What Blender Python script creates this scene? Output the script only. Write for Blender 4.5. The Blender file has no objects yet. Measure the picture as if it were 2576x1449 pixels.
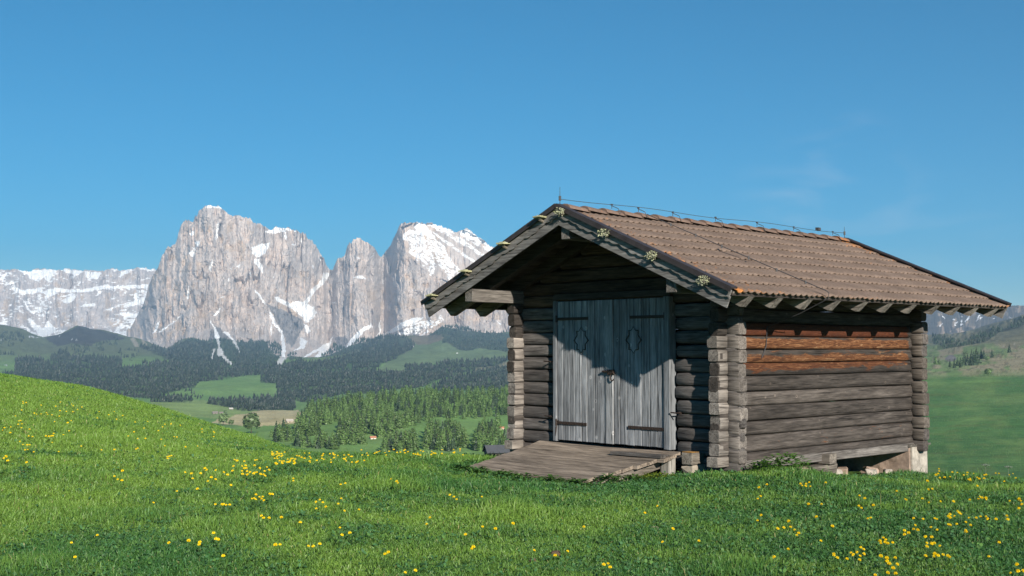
import bpy, math, random
import numpy as np
from mathutils import Vector, Matrix
R = math.radians
random.seed(7); rng = np.random.default_rng(7)
SC = bpy.context.scene; COL = SC.collection

# ------------------------------------------------------------------ camera
EYE = 1.416; F = 2979.78; PIT = R(2.95)          # F in pixels of a 2576-wide picture
cam = bpy.data.cameras.new('camera'); camo = bpy.data.objects.new('camera', cam); COL.objects.link(camo)
cam.sensor_width = 36; cam.lens = F/2576*36; cam.clip_start = .1; cam.clip_end = 60000
camo.location = (0, 0, EYE); camo.rotation_euler = (math.pi/2+PIT, 0, 0); SC.camera = camo
# ------------------------------------------------------------------ light
HROT = R(42.89); HC, HS = math.cos(HROT), math.sin(HROT); HX0, HY0 = 2.669, 14.695
SUN_EL = R(22.0); sd = Vector((-.40, -.90, 0)).normalized()
sx, sy = HC*sd.x-HS*sd.y, HS*sd.x+HC*sd.y        # towards the sun, world
sun = bpy.data.lights.new('sun', 'SUN'); sun.energy = 5.0; sun.angle = R(.5); sun.color = (1, .92, .80)
suno = bpy.data.objects.new('sun', sun); COL.objects.link(suno)
tos = Vector((sx*math.cos(SUN_EL), sy*math.cos(SUN_EL), math.sin(SUN_EL)))
suno.rotation_euler = tos.to_track_quat('Z', 'Y').to_euler()
W = bpy.data.worlds.new('World'); SC.world = W; W.use_nodes = True
wn = W.node_tree; bg = wn.nodes['Background']
sky = wn.nodes.new('ShaderNodeTexSky'); sky.sky_type = 'NISHITA'; sky.sun_disc = False
sky.sun_elevation = SUN_EL; sky.sun_rotation = math.atan2(sx, sy)
sky.altitude = 2000; sky.air_density = 1.0; sky.dust_density = .3; sky.ozone_density = 3.5
hs = wn.nodes.new('ShaderNodeHueSaturation'); hs.inputs['Saturation'].default_value = 1.85; hs.inputs['Hue'].default_value = .486
wn.links.new(sky.outputs[0], hs.inputs['Color']); 
tcw = wn.nodes.new('ShaderNodeTexCoord'); mw = wn.nodes.new('ShaderNodeMapping'); mw.inputs['Scale'].default_value = (14, 14, 46); nz = wn.nodes.new('ShaderNodeTexNoise'); nz.inputs['Scale'].default_value = 1; nz.inputs['Detail'].default_value = 6; nz.inputs['Distortion'].default_value = .6
wn.links.new(tcw.outputs['Generated'], mw.inputs[0]); wn.links.new(mw.outputs[0], nz.inputs['Vector'])
acc = None
for cu_, cv_, rad, amt in ((2090, 520, 5.0, .16), (2420, 640, 4.0, .10), (270, 662, 1.1, .30), (330, 655, .9, .2)):   # faint wisps low in the sky
    a_, b_ = (cu_-1288)/F, (cv_-724.5)/F; dv = Vector((a_, math.cos(PIT)+b_*math.sin(PIT), math.sin(PIT)-b_*math.cos(PIT))).normalized()
    vm = wn.nodes.new('ShaderNodeVectorMath'); vm.operation = 'DOT_PRODUCT'; vm.inputs[1].default_value = dv; wn.links.new(tcw.outputs['Generated'], vm.inputs[0])
    mr = wn.nodes.new('ShaderNodeMapRange'); mr.inputs['From Min'].default_value = math.cos(R(rad)); mr.inputs['From Max'].default_value = 1; mr.inputs['To Max'].default_value = amt; wn.links.new(vm.outputs['Value'], mr.inputs['Value'])
    if acc is None: acc = mr.outputs[0]
    else:
        ad = wn.nodes.new('ShaderNodeMath'); ad.operation = 'ADD'; wn.links.new(acc, ad.inputs[0]); wn.links.new(mr.outputs[0], ad.inputs[1]); acc = ad.outputs[0]
m2 = wn.nodes.new('ShaderNodeMapRange'); m2.inputs['From Min'].default_value = .48; m2.inputs['From Max'].default_value = .72; wn.links.new(nz.outputs['Fac'], m2.inputs['Value'])
mu = wn.nodes.new('ShaderNodeMath'); mu.operation = 'MULTIPLY'; wn.links.new(acc, mu.inputs[0]); wn.links.new(m2.outputs[0], mu.inputs[1])
mxw = wn.nodes.new('ShaderNodeMix'); mxw.data_type = 'RGBA'; wn.links.new(mu.outputs[0], mxw.inputs[0]); wn.links.new(hs.outputs[0], mxw.inputs[6]); mxw.inputs[7].default_value = (9, 9, 9.5, 1)
wn.links.new(mxw.outputs[2], bg.inputs[0]); bg.inputs[1].default_value = .064
vs = SC.view_settings; vs.view_transform = 'Standard'; vs.look = 'None'; vs.exposure = .62; vs.gamma = 1
SC.cycles.max_bounces = 6; SC.cycles.diffuse_bounces = 3; SC.cycles.transmission_bounces = 4; SC.cycles.volume_bounces = 0
SC.cycles.use_denoising = True; SC.cycles.denoiser = 'OPENIMAGEDENOISE'; SC.cycles.denoising_input_passes = 'RGB_ALBEDO_NORMAL'; SC.cycles.denoising_prefilter = 'ACCURATE'
SC.cycles.sample_clamp_indirect = 4

# ------------------------------------------------------------------ helpers
def tag(o, label=None, cat=None, group=None, kind=None):
    if label: o['label'] = label
    if cat: o['category'] = cat
    if group: o['group'] = group
    if kind: o['kind'] = kind
    return o
def empty(name, loc, rz, label, cat, group=None):
    o = bpy.data.objects.new(name, None); COL.objects.link(o); o.location = loc; o.rotation_euler = (0, 0, rz)
    o.empty_display_size = .2
    return tag(o, label, cat, group)
def link(name, me, parent=None):
    o = bpy.data.objects.new(name, me); COL.objects.link(o)
    if parent is not None: o.parent = parent
    return o
def np_mesh(name, V, Fa, mat, col=None, smooth=False, attrs=None):
    """V (n,3), Fa (m,k) one polygon size"""
    V = np.asarray(V, np.float32); Fa = np.asarray(Fa, np.int32); m, k = Fa.shape
    me = bpy.data.meshes.new(name); me.vertices.add(len(V)); me.vertices.foreach_set('co', V.ravel())
    me.loops.add(m*k); me.loops.foreach_set('vertex_index', Fa.ravel())
    me.polygons.add(m); me.polygons.foreach_set('loop_start', np.arange(0, m*k, k, dtype=np.int32))
    me.polygons.foreach_set('loop_total', np.full(m, k, np.int32))
    me.polygons.foreach_set('use_smooth', np.full(m, smooth))
    if col is not None:
        c = np.ones((len(V), 4), np.float32); c[:, :3] = col
        a = me.color_attributes.new('col', 'FLOAT_COLOR', 'POINT'); a.data.foreach_set('color', c.ravel())
    for n, v in (attrs or {}).items():
        a = me.attributes.new(n, 'FLOAT', 'POINT'); a.data.foreach_set('value', np.asarray(v, np.float32).ravel())
    me.update(calc_edges=True); me.validate(); me.materials.append(mat)
    return me
class MB:
    """collects shapes, builds ONE mesh"""
    def __init__(s): s.v = []; s.f = []; s.c = []; s.t = (1, 1, 1)
    def add(s, V, Fs):
        b = len(s.v); s.v += [tuple(p) for p in V]; s.c += [s.t]*len(V); s.f += [tuple(i+b for i in f) for f in Fs]
    def box(s, x0, x1, y0, y1, z0, z1, jit=0, M=None):
        P = [Vector((x, y, z)) for z in (z0, z1) for y in (y0, y1) for x in (x0, x1)]
        if jit: P = [p+Vector([random.uniform(-jit, jit) for _ in range(3)]) for p in P]
        if M is not None: P = [M @ p for p in P]
        s.add(P, [(0, 2, 3, 1), (4, 5, 7, 6), (0, 1, 5, 4), (2, 6, 7, 3), (0, 4, 6, 2), (1, 3, 7, 5)])
    def tube(s, pts, r, n=6, r1=None, cap=True):
        pts = [Vector(p) for p in pts]; V = []; Fs = []; m = len(pts)
        for i, p in enumerate(pts):
            d = (pts[min(i+1, m-1)]-pts[max(i-1, 0)]).normalized()
            a = d.orthogonal().normalized() if abs(d.z) > .95 else d.cross(Vector((0, 0, 1))).normalized(); b = d.cross(a)
            rr = r if r1 is None else r+(r1-r)*i/(m-1)
            V += [p+a*rr*math.cos(2*math.pi*k/n)+b*rr*math.sin(2*math.pi*k/n) for k in range(n)]
        for i in range(m-1):
            for k in range(n): Fs.append((i*n+k, i*n+(k+1) % n, (i+1)*n+(k+1) % n, (i+1)*n+k))
        if cap: Fs += [tuple(range(n-1, -1, -1)), tuple((m-1)*n+k for k in range(n))]
        s.add(V, Fs)
    def prism(s, poly, x0, x1, axis='x'):
        """poly in the two other axes, extruded along axis"""
        n = len(poly)
        def P(a, b, h): return {'x': (h, a, b), 'y': (a, h, b), 'z': (a, b, h)}[axis]
        V = [P(a, b, x0) for a, b in poly]+[P(a, b, x1) for a, b in poly]
        s.add(V, [tuple(range(n-1, -1, -1)), tuple(range(n, 2*n))]+[(i, (i+1) % n, n+(i+1) % n, n+i) for i in range(n)])
    def build(s, name, mat, parent=None, smooth=False, bevel=0, bseg=1):
        me = bpy.data.meshes.new(name); me.from_pydata(s.v, [], s.f); me.validate(); me.update()
        c = np.ones((len(s.v), 4), np.float32); c[:, :3] = np.array(s.c)
        a = me.color_attributes.new('col', 'FLOAT_COLOR', 'POINT'); a.data.foreach_set('color', c.ravel())
        import bmesh
        bm = bmesh.new(); bm.from_mesh(me); bmesh.ops.recalc_face_normals(bm, faces=bm.faces)
        if bevel: bmesh.ops.bevel(bm, geom=list(bm.edges), offset=bevel, segments=bseg, affect='EDGES', profile=.6)
        bm.to_mesh(me); bm.free()
        if smooth:
            me.polygons.foreach_set('use_smooth', np.ones(len(me.polygons), bool))
        me.materials.append(mat)
        return link(name, me, parent)
def place(o, loc, rz=0, sc=1):
    o.location = loc; o.rotation_euler = (0, 0, rz); o.scale = (sc,)*3; return o
# pixel of the 2576-wide picture -> ray / point at horizontal distance r
CP, SP = math.cos(PIT), math.sin(PIT)
def px(u, v, r):
    u = np.asarray(u, float); v = np.asarray(v, float); r = np.asarray(r, float)
    a = (u-1288)/F; b = (v-724.5)/F
    dx = a; dy = CP+b*SP; dz = SP-b*CP
    k = r/np.hypot(dx, dy)
    return np.stack(np.broadcast_arrays(dx*k, dy*k, EYE+dz*k), -1)
def u_of(X, Y): return 1288+F*X/np.maximum(Y, 1e-3)*CP   # column of a point near the horizon
def hut2w(x, y): return HX0+HC*x-HS*y, HY0+HS*x+HC*y
def w2hut(X, Y):
    dx = X-HX0; dy = Y-HY0; return HC*dx+HS*dy, -HS*dx+HC*dy
# numpy gradient-free value noise
def _h(ix, iy, iz, seed):
    n = (ix.astype(np.int64)*374761393+iy.astype(np.int64)*668265263+iz.astype(np.int64)*2147483647+seed*974711) & 0x7fffffff
    n = (n ^ (n >> 13))*1274126177 & 0x7fffffff; n = (n ^ (n >> 16))*668265263 & 0x7fffffff
    return ((n ^ (n >> 15)) & 0xffff)/65535.
def vnoise(x, y, seed=0):
    x = np.asarray(x, float); y = np.asarray(y, float); ix = np.floor(x); iy = np.floor(y); fx = x-ix; fy = y-iy
    fx = fx**3*(fx*(fx*6-15)+10); fy = fy**3*(fy*(fy*6-15)+10); z = np.zeros_like(ix)
    a = _h(ix, iy, z, seed); b = _h(ix+1, iy, z, seed); c = _h(ix, iy+1, z, seed); d = _h(ix+1, iy+1, z, seed)
    return (a*(1-fx)+b*fx)*(1-fy)+(c*(1-fx)+d*fx)*fy
def fbm(x, y, o=4, seed=0):
    s = 0; a = .5; t = 0
    for i in range(o):
        s = s+a*vnoise(np.asarray(x)*2**i+i*17.3, np.asarray(y)*2**i+i*9.1, seed+i); t += a; a *= .5
    return s/t
def ridged(x, y, o=4, seed=0):
    s = 0; a = .5; t = 0
    for i in range(o):
        s = s+a*(1-np.abs(2*vnoise(np.asarray(x)*2**i+i*31.7, np.asarray(y)*2**i+i*13.1, seed+i)-1)); t += a; a *= .5
    return s/t
def inpoly(x, y, poly):
    p = np.asarray(poly, float); m = np.zeros(np.shape(x), bool); j = len(p)-1
    bx = (x >= p[:, 0].min()) & (x <= p[:, 0].max()) & (y >= p[:, 1].min()) & (y <= p[:, 1].max())
    xs, ys = x[bx], y[bx]; q = np.zeros(xs.shape, bool)
    for i in range(len(p)):
        xi, yi = p[i]; xj, yj = p[j]
        with np.errstate(divide='ignore', invalid='ignore'):
            q ^= ((yi > ys) != (yj > ys)) & (xs < (xj-xi)*(ys-yi)/((yj-yi) or 1e-9)+xi)
        j = i
    m[bx] = q; return m
def smooth01(a, b, x):
    t = np.clip((x-a)/(b-a), 0, 1); return t*t*(3-2*t)

# ------------------------------------------------------------------ materials
def mat(name):
    m = bpy.data.materials.new(name); m.use_nodes = True; nt = m.node_tree
    b = nt.nodes['Principled BSDF']; b.inputs['Roughness'].default_value = .85
    b.inputs['Specular IOR Level'].default_value = .25
    return m, nt, b
def N(nt, t, **k):
    n = nt.nodes.new(t)
    for a, v in k.items(): setattr(n, a, v)
    return n
def coords(nt, scale, kind='Object'):
    tc = N(nt, 'ShaderNodeTexCoord'); mp = N(nt, 'ShaderNodeMapping'); mp.inputs['Scale'].default_value = scale
    nt.links.new(tc.outputs[kind], mp.inputs[0]); return mp.outputs[0]
def noise(nt, vec, scale=1, detail=4, rough=.6, dist=0):
    n = N(nt, 'ShaderNodeTexNoise'); nt.links.new(vec, n.inputs['Vector'])
    n.inputs['Scale'].default_value = scale; n.inputs['Detail'].default_value = detail
    n.inputs['Roughness'].default_value = rough; n.inputs['Distortion'].default_value = dist; return n.outputs['Fac']
def ramp(nt, fac, stops):
    r = N(nt, 'ShaderNodeValToRGB'); nt.links.new(fac, r.inputs[0]); e = r.color_ramp.elements
    for i, (p, c) in enumerate(stops):
        q = e[i] if i < 2 else e.new(p)
        q.position = p; q.color = (*c, 1) if len(c) == 3 else c
    return r.outputs[0]
def mix(nt, fac, a, b, mode='MIX'):
    m = N(nt, 'ShaderNodeMix', data_type='RGBA', blend_type=mode)
    for s, v in ((m.inputs[0], fac), (m.inputs[6], a), (m.inputs[7], b)):
        if hasattr(v, 'is_linked'): nt.links.new(v, s)
        elif isinstance(v, (int, float)): s.default_value = v
        else: s.default_value = (*v, 1)
    return m.outputs[2]
def math_(nt, op, a, b=0., clamp=False):
    m = N(nt, 'ShaderNodeMath', operation=op, use_clamp=clamp)
    for s, v in ((m.inputs[0], a), (m.inputs[1], b)):
        if hasattr(v, 'is_linked'): nt.links.new(v, s)
        else: s.default_value = v
    return m.outputs[0]
def attr(nt, name, out='Color'):
    a = N(nt, 'ShaderNodeAttribute'); a.attribute_name = name; return a.outputs[out]
def bump(nt, b, h, strength=.4, dist=.01):
    n = N(nt, 'ShaderNodeBump'); n.inputs['Strength'].default_value = strength; n.inputs['Distance'].default_value = dist
    nt.links.new(h, n.inputs['Height']); nt.links.new(n.outputs[0], b.inputs['Normal'])
def wood(name, axis, dark, light, warm=False, knots=0, bstr=.5):
    """weathered timber, grain along axis; 'col' tints every piece"""
    m, nt, b = mat(name)
    def sc(al, ac): v = [ac, ac, ac]; v['xyz'.index(axis)] = al; return v
    g1 = noise(nt, coords(nt, sc(1.6, 15)), 1, 6, .68, .5)
    g2 = noise(nt, coords(nt, sc(4.5, 75)), 1, 3, .6, .2)
    big = noise(nt, coords(nt, sc(.7, 2.2)), 1, 3, .6)
    g = math_(nt, 'ADD', math_(nt, 'MULTIPLY', g1, .55), math_(nt, 'MULTIPLY', g2, .45))
    c = ramp(nt, g, [(.34, tuple(.7*a for a in dark)), (.50, tuple((a+q)/2 for a, q in zip(dark, light))), (.66, tuple(1.15*a for a in light))])
    c = mix(nt, math_(nt, 'MULTIPLY', ramp(nt, big, [(.35, (0, 0, 0)), (.7, (1, 1, 1))]), .45), c, tuple(.55*a for a in dark))
    crack = ramp(nt, noise(nt, coords(nt, sc(.6, 26)), 1, 2, .5, .3), [(.585, (1, 1, 1)), (.635, (.18, .18, .18)), (.66, (1, 1, 1))])
    c = mix(nt, .85, c, crack, 'MULTIPLY')
    if knots:
        v = N(nt, 'ShaderNodeTexVoronoi'); nt.links.new(coords(nt, sc(knots, knots*1.25)), v.inputs['Vector']); v.inputs['Scale'].default_value = 1
        kn = ramp(nt, v.outputs['Distance'], [(.035, (.2, .2, .2)), (.055, (2.2, 2.1, 2.0)), (.105, (1.9, 1.85, 1.8)), (.13, (1, 1, 1))])
        c = mix(nt, .8, c, kn, 'MULTIPLY')
    if warm:
        wa = attr(nt, 'warm', 'Fac')
        f = noise(nt, coords(nt, sc(2.2, 13)), 1, 6, .72, 1.2)
        msk = math_(nt, 'SUBTRACT', math_(nt, 'ADD', f, wa), .98)
        msk = ramp(nt, msk, [(.0, (0, 0, 0)), (.07, (1, 1, 1))])
        fib = noise(nt, coords(nt, sc(4, 40)), 1, 5, .7, 1.5)
        wc = ramp(nt, fib, [(.30, (.035, .016, .010)), (.46, (.15, .058, .026)), (.59, (.33, .150, .066)), (.70, (.58, .41, .24))])
        wred = ramp(nt, fib, [(.3, (.05, .014, .007)), (.6, (.17, .054, .024)), (.75, (.27, .11, .045))])
        wc = mix(nt, attr(nt, 'red', 'Fac'), wc, wred)
        c = mix(nt, msk, c, wc)
    c = mix(nt, 1, c, attr(nt, 'col'), 'MULTIPLY')
    nt.links.new(c, b.inputs['Base Color'])
    bump(nt, b, math_(nt, 'ADD', g, math_(nt, 'MULTIPLY', crack, .6)), bstr, .012)
    return m
GD, GL = (.050, .044, .041), (.200, .184, .172)
M = {}
M['log_y'] = wood('weathered_log_front', 'y', (.036, .031, .030), (.150, .137, .130))
M['log_x'] = wood('weathered_log_side', 'x', (.030, .025, .022), (.165, .142, .128), warm=True, knots=4.6)
M['grey_y'] = wood('grey_timber_across', 'y', GD, GL)
M['grey_x'] = wood('grey_timber_along', 'x', GD, GL)
M['grey_z'] = wood('silver_door_boards', 'z', (.125, .130, .138), (.345, .355, .370), knots=4.0)
M['deck'] = wood('ramp_boards', 'y', (.115, .092, .074), (.38, .32, .265))
M['dark_y'] = wood('roof_underside_timber', 'y', (.022, .018, .015), (.085, .07, .058))
def plain(name, c, rough=.85, var=.25, scale=20, metal=0, bstr=.2):
    m, nt, b = mat(name); n = noise(nt, coords(nt, (1, 1, 1)), scale, 5, .65)
    cc = ramp(nt, n, [(.3, tuple(x*(1-var) for x in c)), (.7, tuple(x*(1+var) for x in c))])
    cc = mix(nt, 1, cc, attr(nt, 'col'), 'MULTIPLY')
    nt.links.new(cc, b.inputs['Base Color']); b.inputs['Roughness'].default_value = rough; b.inputs['Metallic'].default_value = metal
    bump(nt, b, n, bstr, .01); return m
M['iron'] = plain('rusty_black_iron', (.035, .024, .020), .6, .5, 60)
M['flash'] = plain('dark_sheet_flashing', (.040, .033, .034), .5, .25, 9)
M['wire'] = plain('dull_wire', (.055, .055, .06), .5, .15, 30)
M['lichen'] = plain('pale_green_lichen', (.39, .40, .29), .95, .35, 60, bstr=.8)
M['stone'] = plain('rough_limestone', (.36, .32, .28), .95, .35, 9, bstr=.9)
M['pinkstone'] = plain('pink_plastered_stone', (.30, .225, .18), .95, .4, 7, bstr=.9)
M['plaster'] = plain('pale_lime_plaster', (.34, .31, .27), .95, .45, 8, bstr=1.)
M['dirt'] = plain('bare_earth', (.10, .065, .045), .95, .4, 15, bstr=.8)

def leafmat(name, transl=.35, rough=.7, tint=(1, 1, 1)):
    m, nt, b = mat(name); nt.nodes.remove(b); out = nt.nodes['Material Output']
    c = mix(nt, 1, attr(nt, 'col'), tint, 'MULTIPLY')
    d = N(nt, 'ShaderNodeBsdfDiffuse'); t = N(nt, 'ShaderNodeBsdfTranslucent'); g = N(nt, 'ShaderNodeBsdfGlossy'); g.inputs['Roughness'].default_value = .5
    nt.links.new(c, d.inputs[0]); nt.links.new(c, t.inputs[0]); g.inputs[0].default_value = (1, 1, 1, 1)
    a = N(nt, 'ShaderNodeMixShader'); a.inputs[0].default_value = transl; nt.links.new(d.outputs[0], a.inputs[1]); nt.links.new(t.outputs[0], a.inputs[2])
    s = N(nt, 'ShaderNodeMixShader'); s.inputs[0].default_value = .025; nt.links.new(a.outputs[0], s.inputs[1]); nt.links.new(g.outputs[0], s.inputs[2])
    nt.links.new(s.outputs[0], out.inputs[0]); return m
M['grass'] = leafmat('grass_blade', .3)
M['foliage'] = leafmat('foliage', .2)
M['petal'] = leafmat('yellow_petal', .3)
def attmat(name, scale, var=.35, bstr=0, bdist=1, rough=.95, detail=6, fine=0):
    """colour from the 'col' attribute, broken up by noise in world metres"""
    m, nt, b = mat(name); n = noise(nt, coords(nt, (1, 1, 1)), scale, detail, .7)
    f = ramp(nt, n, [(.25, (1-var,)*3), (.75, (1+var,)*3)])
    c = mix(nt, 1, attr(nt, 'col'), f, 'MULTIPLY')
    if fine: c = mix(nt, 1, c, ramp(nt, noise(nt, coords(nt, (1, 1, 1)), fine, 5, .75), [(.3, (.72, .74, .70)), (.7, (1.28, 1.26, 1.3))]), 'MULTIPLY')
    nt.links.new(c, b.inputs['Base Color'])
    b.inputs['Roughness'].default_value = rough; b.inputs['Specular IOR Level'].default_value = .1
    if bstr: bump(nt, b, n, bstr, bdist)
    return m
M['soil'] = attmat('turf', 9, .4, .5, .05)
M['hill'] = attmat('hill_pasture', .03, .28, .3, 4, fine=.35)
M['rock'] = attmat('dolomite_rock', .02, .22, .5, 14)

# ------------------------------------------------------------------ near meadow
CU = np.array([-2500, -600, 0, 200, 350, 500, 600, 700, 800, 900, 1050, 1190, 1300, 1500, 1834, 2340, 2576, 3200, 5000.])
CV = np.array([876, 896, 932, 962, 1000, 1049, 1082, 1109, 1135, 1140, 1140, 1141, 1150, 1160, 1170, 1174, 1173, 1170, 1170.])
CR = np.array([42, 40, 36, 35, 34, 31, 28, 24, 20.8, 19.6, 19.2, 19.2, 19, 19, 19, 19, 19.2, 20, 21.])
GH = .042                                             # mean turf height, the soil lies this much below the outline
def ground_z(X, Y):
    X = np.asarray(X, float); Y = np.asarray(Y, float); r = np.hypot(X, Y)
    az = np.clip(np.arctan2(X, np.maximum(Y, 1e-6)), -1.2, 1.2); u = 1288+F*np.tan(az)*CP
    u = np.where(Y <= 0, np.where(X > 0, 5000, -2500), u)
    v = np.interp(u, CU, CV); rc = np.interp(u, CU, CR)
    s = (-np.sin(np.arctan((v-724.5)/F)-PIT)) / np.cos(np.arctan((v-724.5)/F)-PIT)
    zc = EYE+s*rc; z0 = -.15; rs = np.interp(u, [-600, 600, 1100], [7, 8.5, 12.5])
    t = np.clip((r-rs)/(rc-rs), 0, 1); L = rc-rs
    z = (2*t**3-3*t**2+1)*z0+(-2*t**3+3*t**2)*zc+(t**3-t**2)*L*s
    q = np.maximum(r-rc, 0); z = z+s*q-.010*q**2/(1+q/40)
    hx, hy = w2hut(X, Y)
    z = z+.14*np.exp(-((hx-.2)**2+(hy+.3)**2)/1.1)-.03*np.exp(-((hx-.4)**2+(hy-4.6)**2)/2.)
    z = z+(fbm(X*.55, Y*.55, 3, 5)-.5)*.10*np.clip((r-2)/6, .2, 1)+(fbm(X*2.1, Y*2.1, 2, 9)-.5)*.035
    return z-GH
def turf_tint(X, Y):
    """0 = deep bluish green (clover), 1 = yellowish grass; plus dry specks"""
    u = u_of(X, Y); a = fbm(X*.35, Y*.35, 4, 21); b = fbm(X*1.6, Y*1.6, 3, 33)
    w = .50*a+.50*b+.03+.22*smooth01(1000, 200, u)*smooth01(11, 22, np.hypot(X, Y))-.07*smooth01(900, 1700, u)
    return np.clip((w-.30)/.42, 0, 1)
def build_meadow():
    az = np.concatenate([np.linspace(-180, -40, 40)[:-1], np.linspace(-40, 40, 330), np.linspace(40, 180, 40)[1:]])*math.pi/180
    rr = np.concatenate([np.linspace(.3, 6, 14)[:-1], np.linspace(6, 44, 260), 44*np.geomspace(1.05, 5.5, 26)])
    A, Rr = np.meshgrid(az, rr, indexing='ij'); X = Rr*np.sin(A); Y = Rr*np.cos(A); Z = ground_z(X, Y)
    V = np.stack([X, Y, Z], -1).reshape(-1, 3); n, m = A.shape; i = np.arange(n*m).reshape(n, m)
    Fq = np.stack([i[:-1, :-1], i[:-1, 1:], i[1:, 1:], i[1:, :-1]], -1).reshape(-1, 4)[:, ::-1]
    t = turf_tint(X, Y).reshape(-1, 1)
    c = np.array([[.045, .095, .022]])*(1-t)+np.array([[.11, .165, .032]])*t
    o = link('meadow', np_mesh('meadow', V, Fq, M['soil'], c, True)); tag(o, 'grassy foreground meadow rising to a rounded mound on the left', 'meadow', kind='structure')
build_meadow()
def in_hut(X, Y, pad=0.):
    hx, hy = w2hut(X, Y)
    a = (hx > -.02-pad) & (hx < 4.75+pad) & (hy > .0-pad) & (hy < 3.85+pad)
    b = (hx > -1.55) & (hx < 0) & (hy > .75) & (hy < 3.2)
    return a | b
def sample_wedge(n, r0, r1, pw, lo=-25.5, hi=25.5):
    az = rng.uniform(R(lo), R(hi), n); q = 2-pw
    m = rng.random(n) < .14; az = np.where(m, np.sign(az)*R(hi)+np.sign(az)*rng.random(n)*R(12), az)   # thinner to the sides
    r = (r0**q+(r1**q-r0**q)*rng.random(n))**(1/q)
    return r*np.sin(az), r*np.cos(az), r
def build_grass(n):
    X, Y, r = sample_wedge(n, 6.2, 41, 1.35)
    u = u_of(X, Y); keep = (r < np.interp(u, CU, CR)+1.5) & ~in_hut(X, Y)
    dens = fbm(X*2.6, Y*2.6, 3, 77); keep &= rng.random(n) < .45+1.1*dens
    X, Y, r = X[keep], Y[keep], r[keep]; n = len(X); Z = ground_z(X, Y)-.005
    t = np.clip(turf_tint(X, Y)+rng.normal(0, .16, n), 0, 1)
    tall = fbm(X*1.1, Y*1.1, 3, 55); tuft = smooth01(.60, .74, fbm(X*.8, Y*.8, 3, 91))
    h = (.022+.042*tall+.045*tuft)*rng.uniform(.55, 1.35, n); stray = rng.random(n) < .012; h = np.where(stray, h*1.9, h)
    w = .0026*(r/8)**.8*rng.uniform(.7, 1.4, n)
    d = rng.uniform(0, 2*math.pi, n); lean = rng.uniform(.15, 1.05, n)*(1-.35*tuft)
    lx, ly = np.cos(d)*lean*h, np.sin(d)*lean*h; a = rng.uniform(0, 2*math.pi, n); wx, wy = np.cos(a)*w, np.sin(a)*w
    P = np.empty((n, 5, 3), np.float32)
    P[:, 0] = np.stack([X-wx, Y-wy, Z], -1); P[:, 1] = np.stack([X+wx, Y+wy, Z], -1)
    mx, my, mz = X+lx*.4, Y+ly*.4, Z+h*.62
    P[:, 2] = np.stack([mx+wx*.8, my+wy*.8, mz], -1); P[:, 3] = np.stack([mx-wx*.8, my-wy*.8, mz], -1)
    P[:, 4] = np.stack([X+lx, Y+ly, Z+h*(1-.25*lean)], -1)
    b = np.arange(n)[:, None]*5
    T = np.concatenate([b+[[0, 1, 2]], b+[[0, 2, 3]], b+[[3, 2, 4]]], 1).reshape(-1, 3)
    c0 = np.array([.047, .148, .036]); c1 = np.array([.168, .292, .046]); dry = np.array([.32, .30, .12])
    c = c0*(1-t[:, None])+c1*t[:, None]; q = (rng.random(n) < .012)[:, None]; c = np.where(q, dry, c)
    c = c*rng.uniform(.75, 1.25, n)[:, None]
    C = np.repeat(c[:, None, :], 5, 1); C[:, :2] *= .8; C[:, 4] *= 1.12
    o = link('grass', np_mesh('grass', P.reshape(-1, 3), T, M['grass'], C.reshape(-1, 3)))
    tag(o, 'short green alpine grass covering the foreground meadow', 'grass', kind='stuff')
def build_clover(n):
    X, Y, r = sample_wedge(n, 6.2, 38, 1.35); u = u_of(X, Y)
    keep = (r < np.interp(u, CU, CR)+1) & ~in_hut(X, Y) & (rng.random(n) < smooth01(.66, .36, turf_tint(X, Y))*.9+.12)
    X, Y, r = X[keep], Y[keep], r[keep]; n = len(X); Z = ground_z(X, Y)+rng.uniform(.015, .055, n)
    s = rng.uniform(.006, .0135, n)*(r/8)**.5; a0 = rng.uniform(0, 6.28, n); tx = rng.normal(0, .45, n); ty = rng.normal(0, .45, n)-.25
    P = np.empty((n, 6, 3), np.float32)
    for k in range(6):
        ca, sa = np.cos(a0+k*math.pi/3)*s, np.sin(a0+k*math.pi/3)*s*.75
        P[:, k] = np.stack([X+ca, Y+sa, Z+ca*tx+sa*ty*-1], -1)
    c = np.array([.054, .138, .050])*rng.uniform(.6, 1.45, n)[:, None]*np.array([1, 1, 1])
    c = np.where((rng.random(n) < .25)[:, None], c*[1.5, 1.25, .8], c)
    o = link('ground_cover', np_mesh('ground_cover', P.reshape(-1, 3), np.arange(n*6).reshape(n, 6), M['grass'], np.repeat(c, 6, 0)))
    tag(o, 'low round leaves of clover growing between the grass', 'clover', kind='stuff')
build_grass(1450000); build_clover(140000)

# ------------------------------------------------------------------ distant terrain
def zc(s, ox, oy): return lambda L: [((ox+s*x)/1.37189, (oy+s*y)/1.37189) for x, y in L]
z1 = zc(.44865, 0, 650); z2 = zc(.44865, 850, 650); zA = zc(.34938, 0, 1100); zB = zc(.33385, 900, 1080); zR = zc(.15182, 3200, 1040); z7 = zc(.50466, 500, 1250); zQ = zc(.2831, 3200, 1240)
def curve(pts): p = np.array(pts, float); return lambda u: np.interp(u, p[:, 0], p[:, 1])
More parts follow.
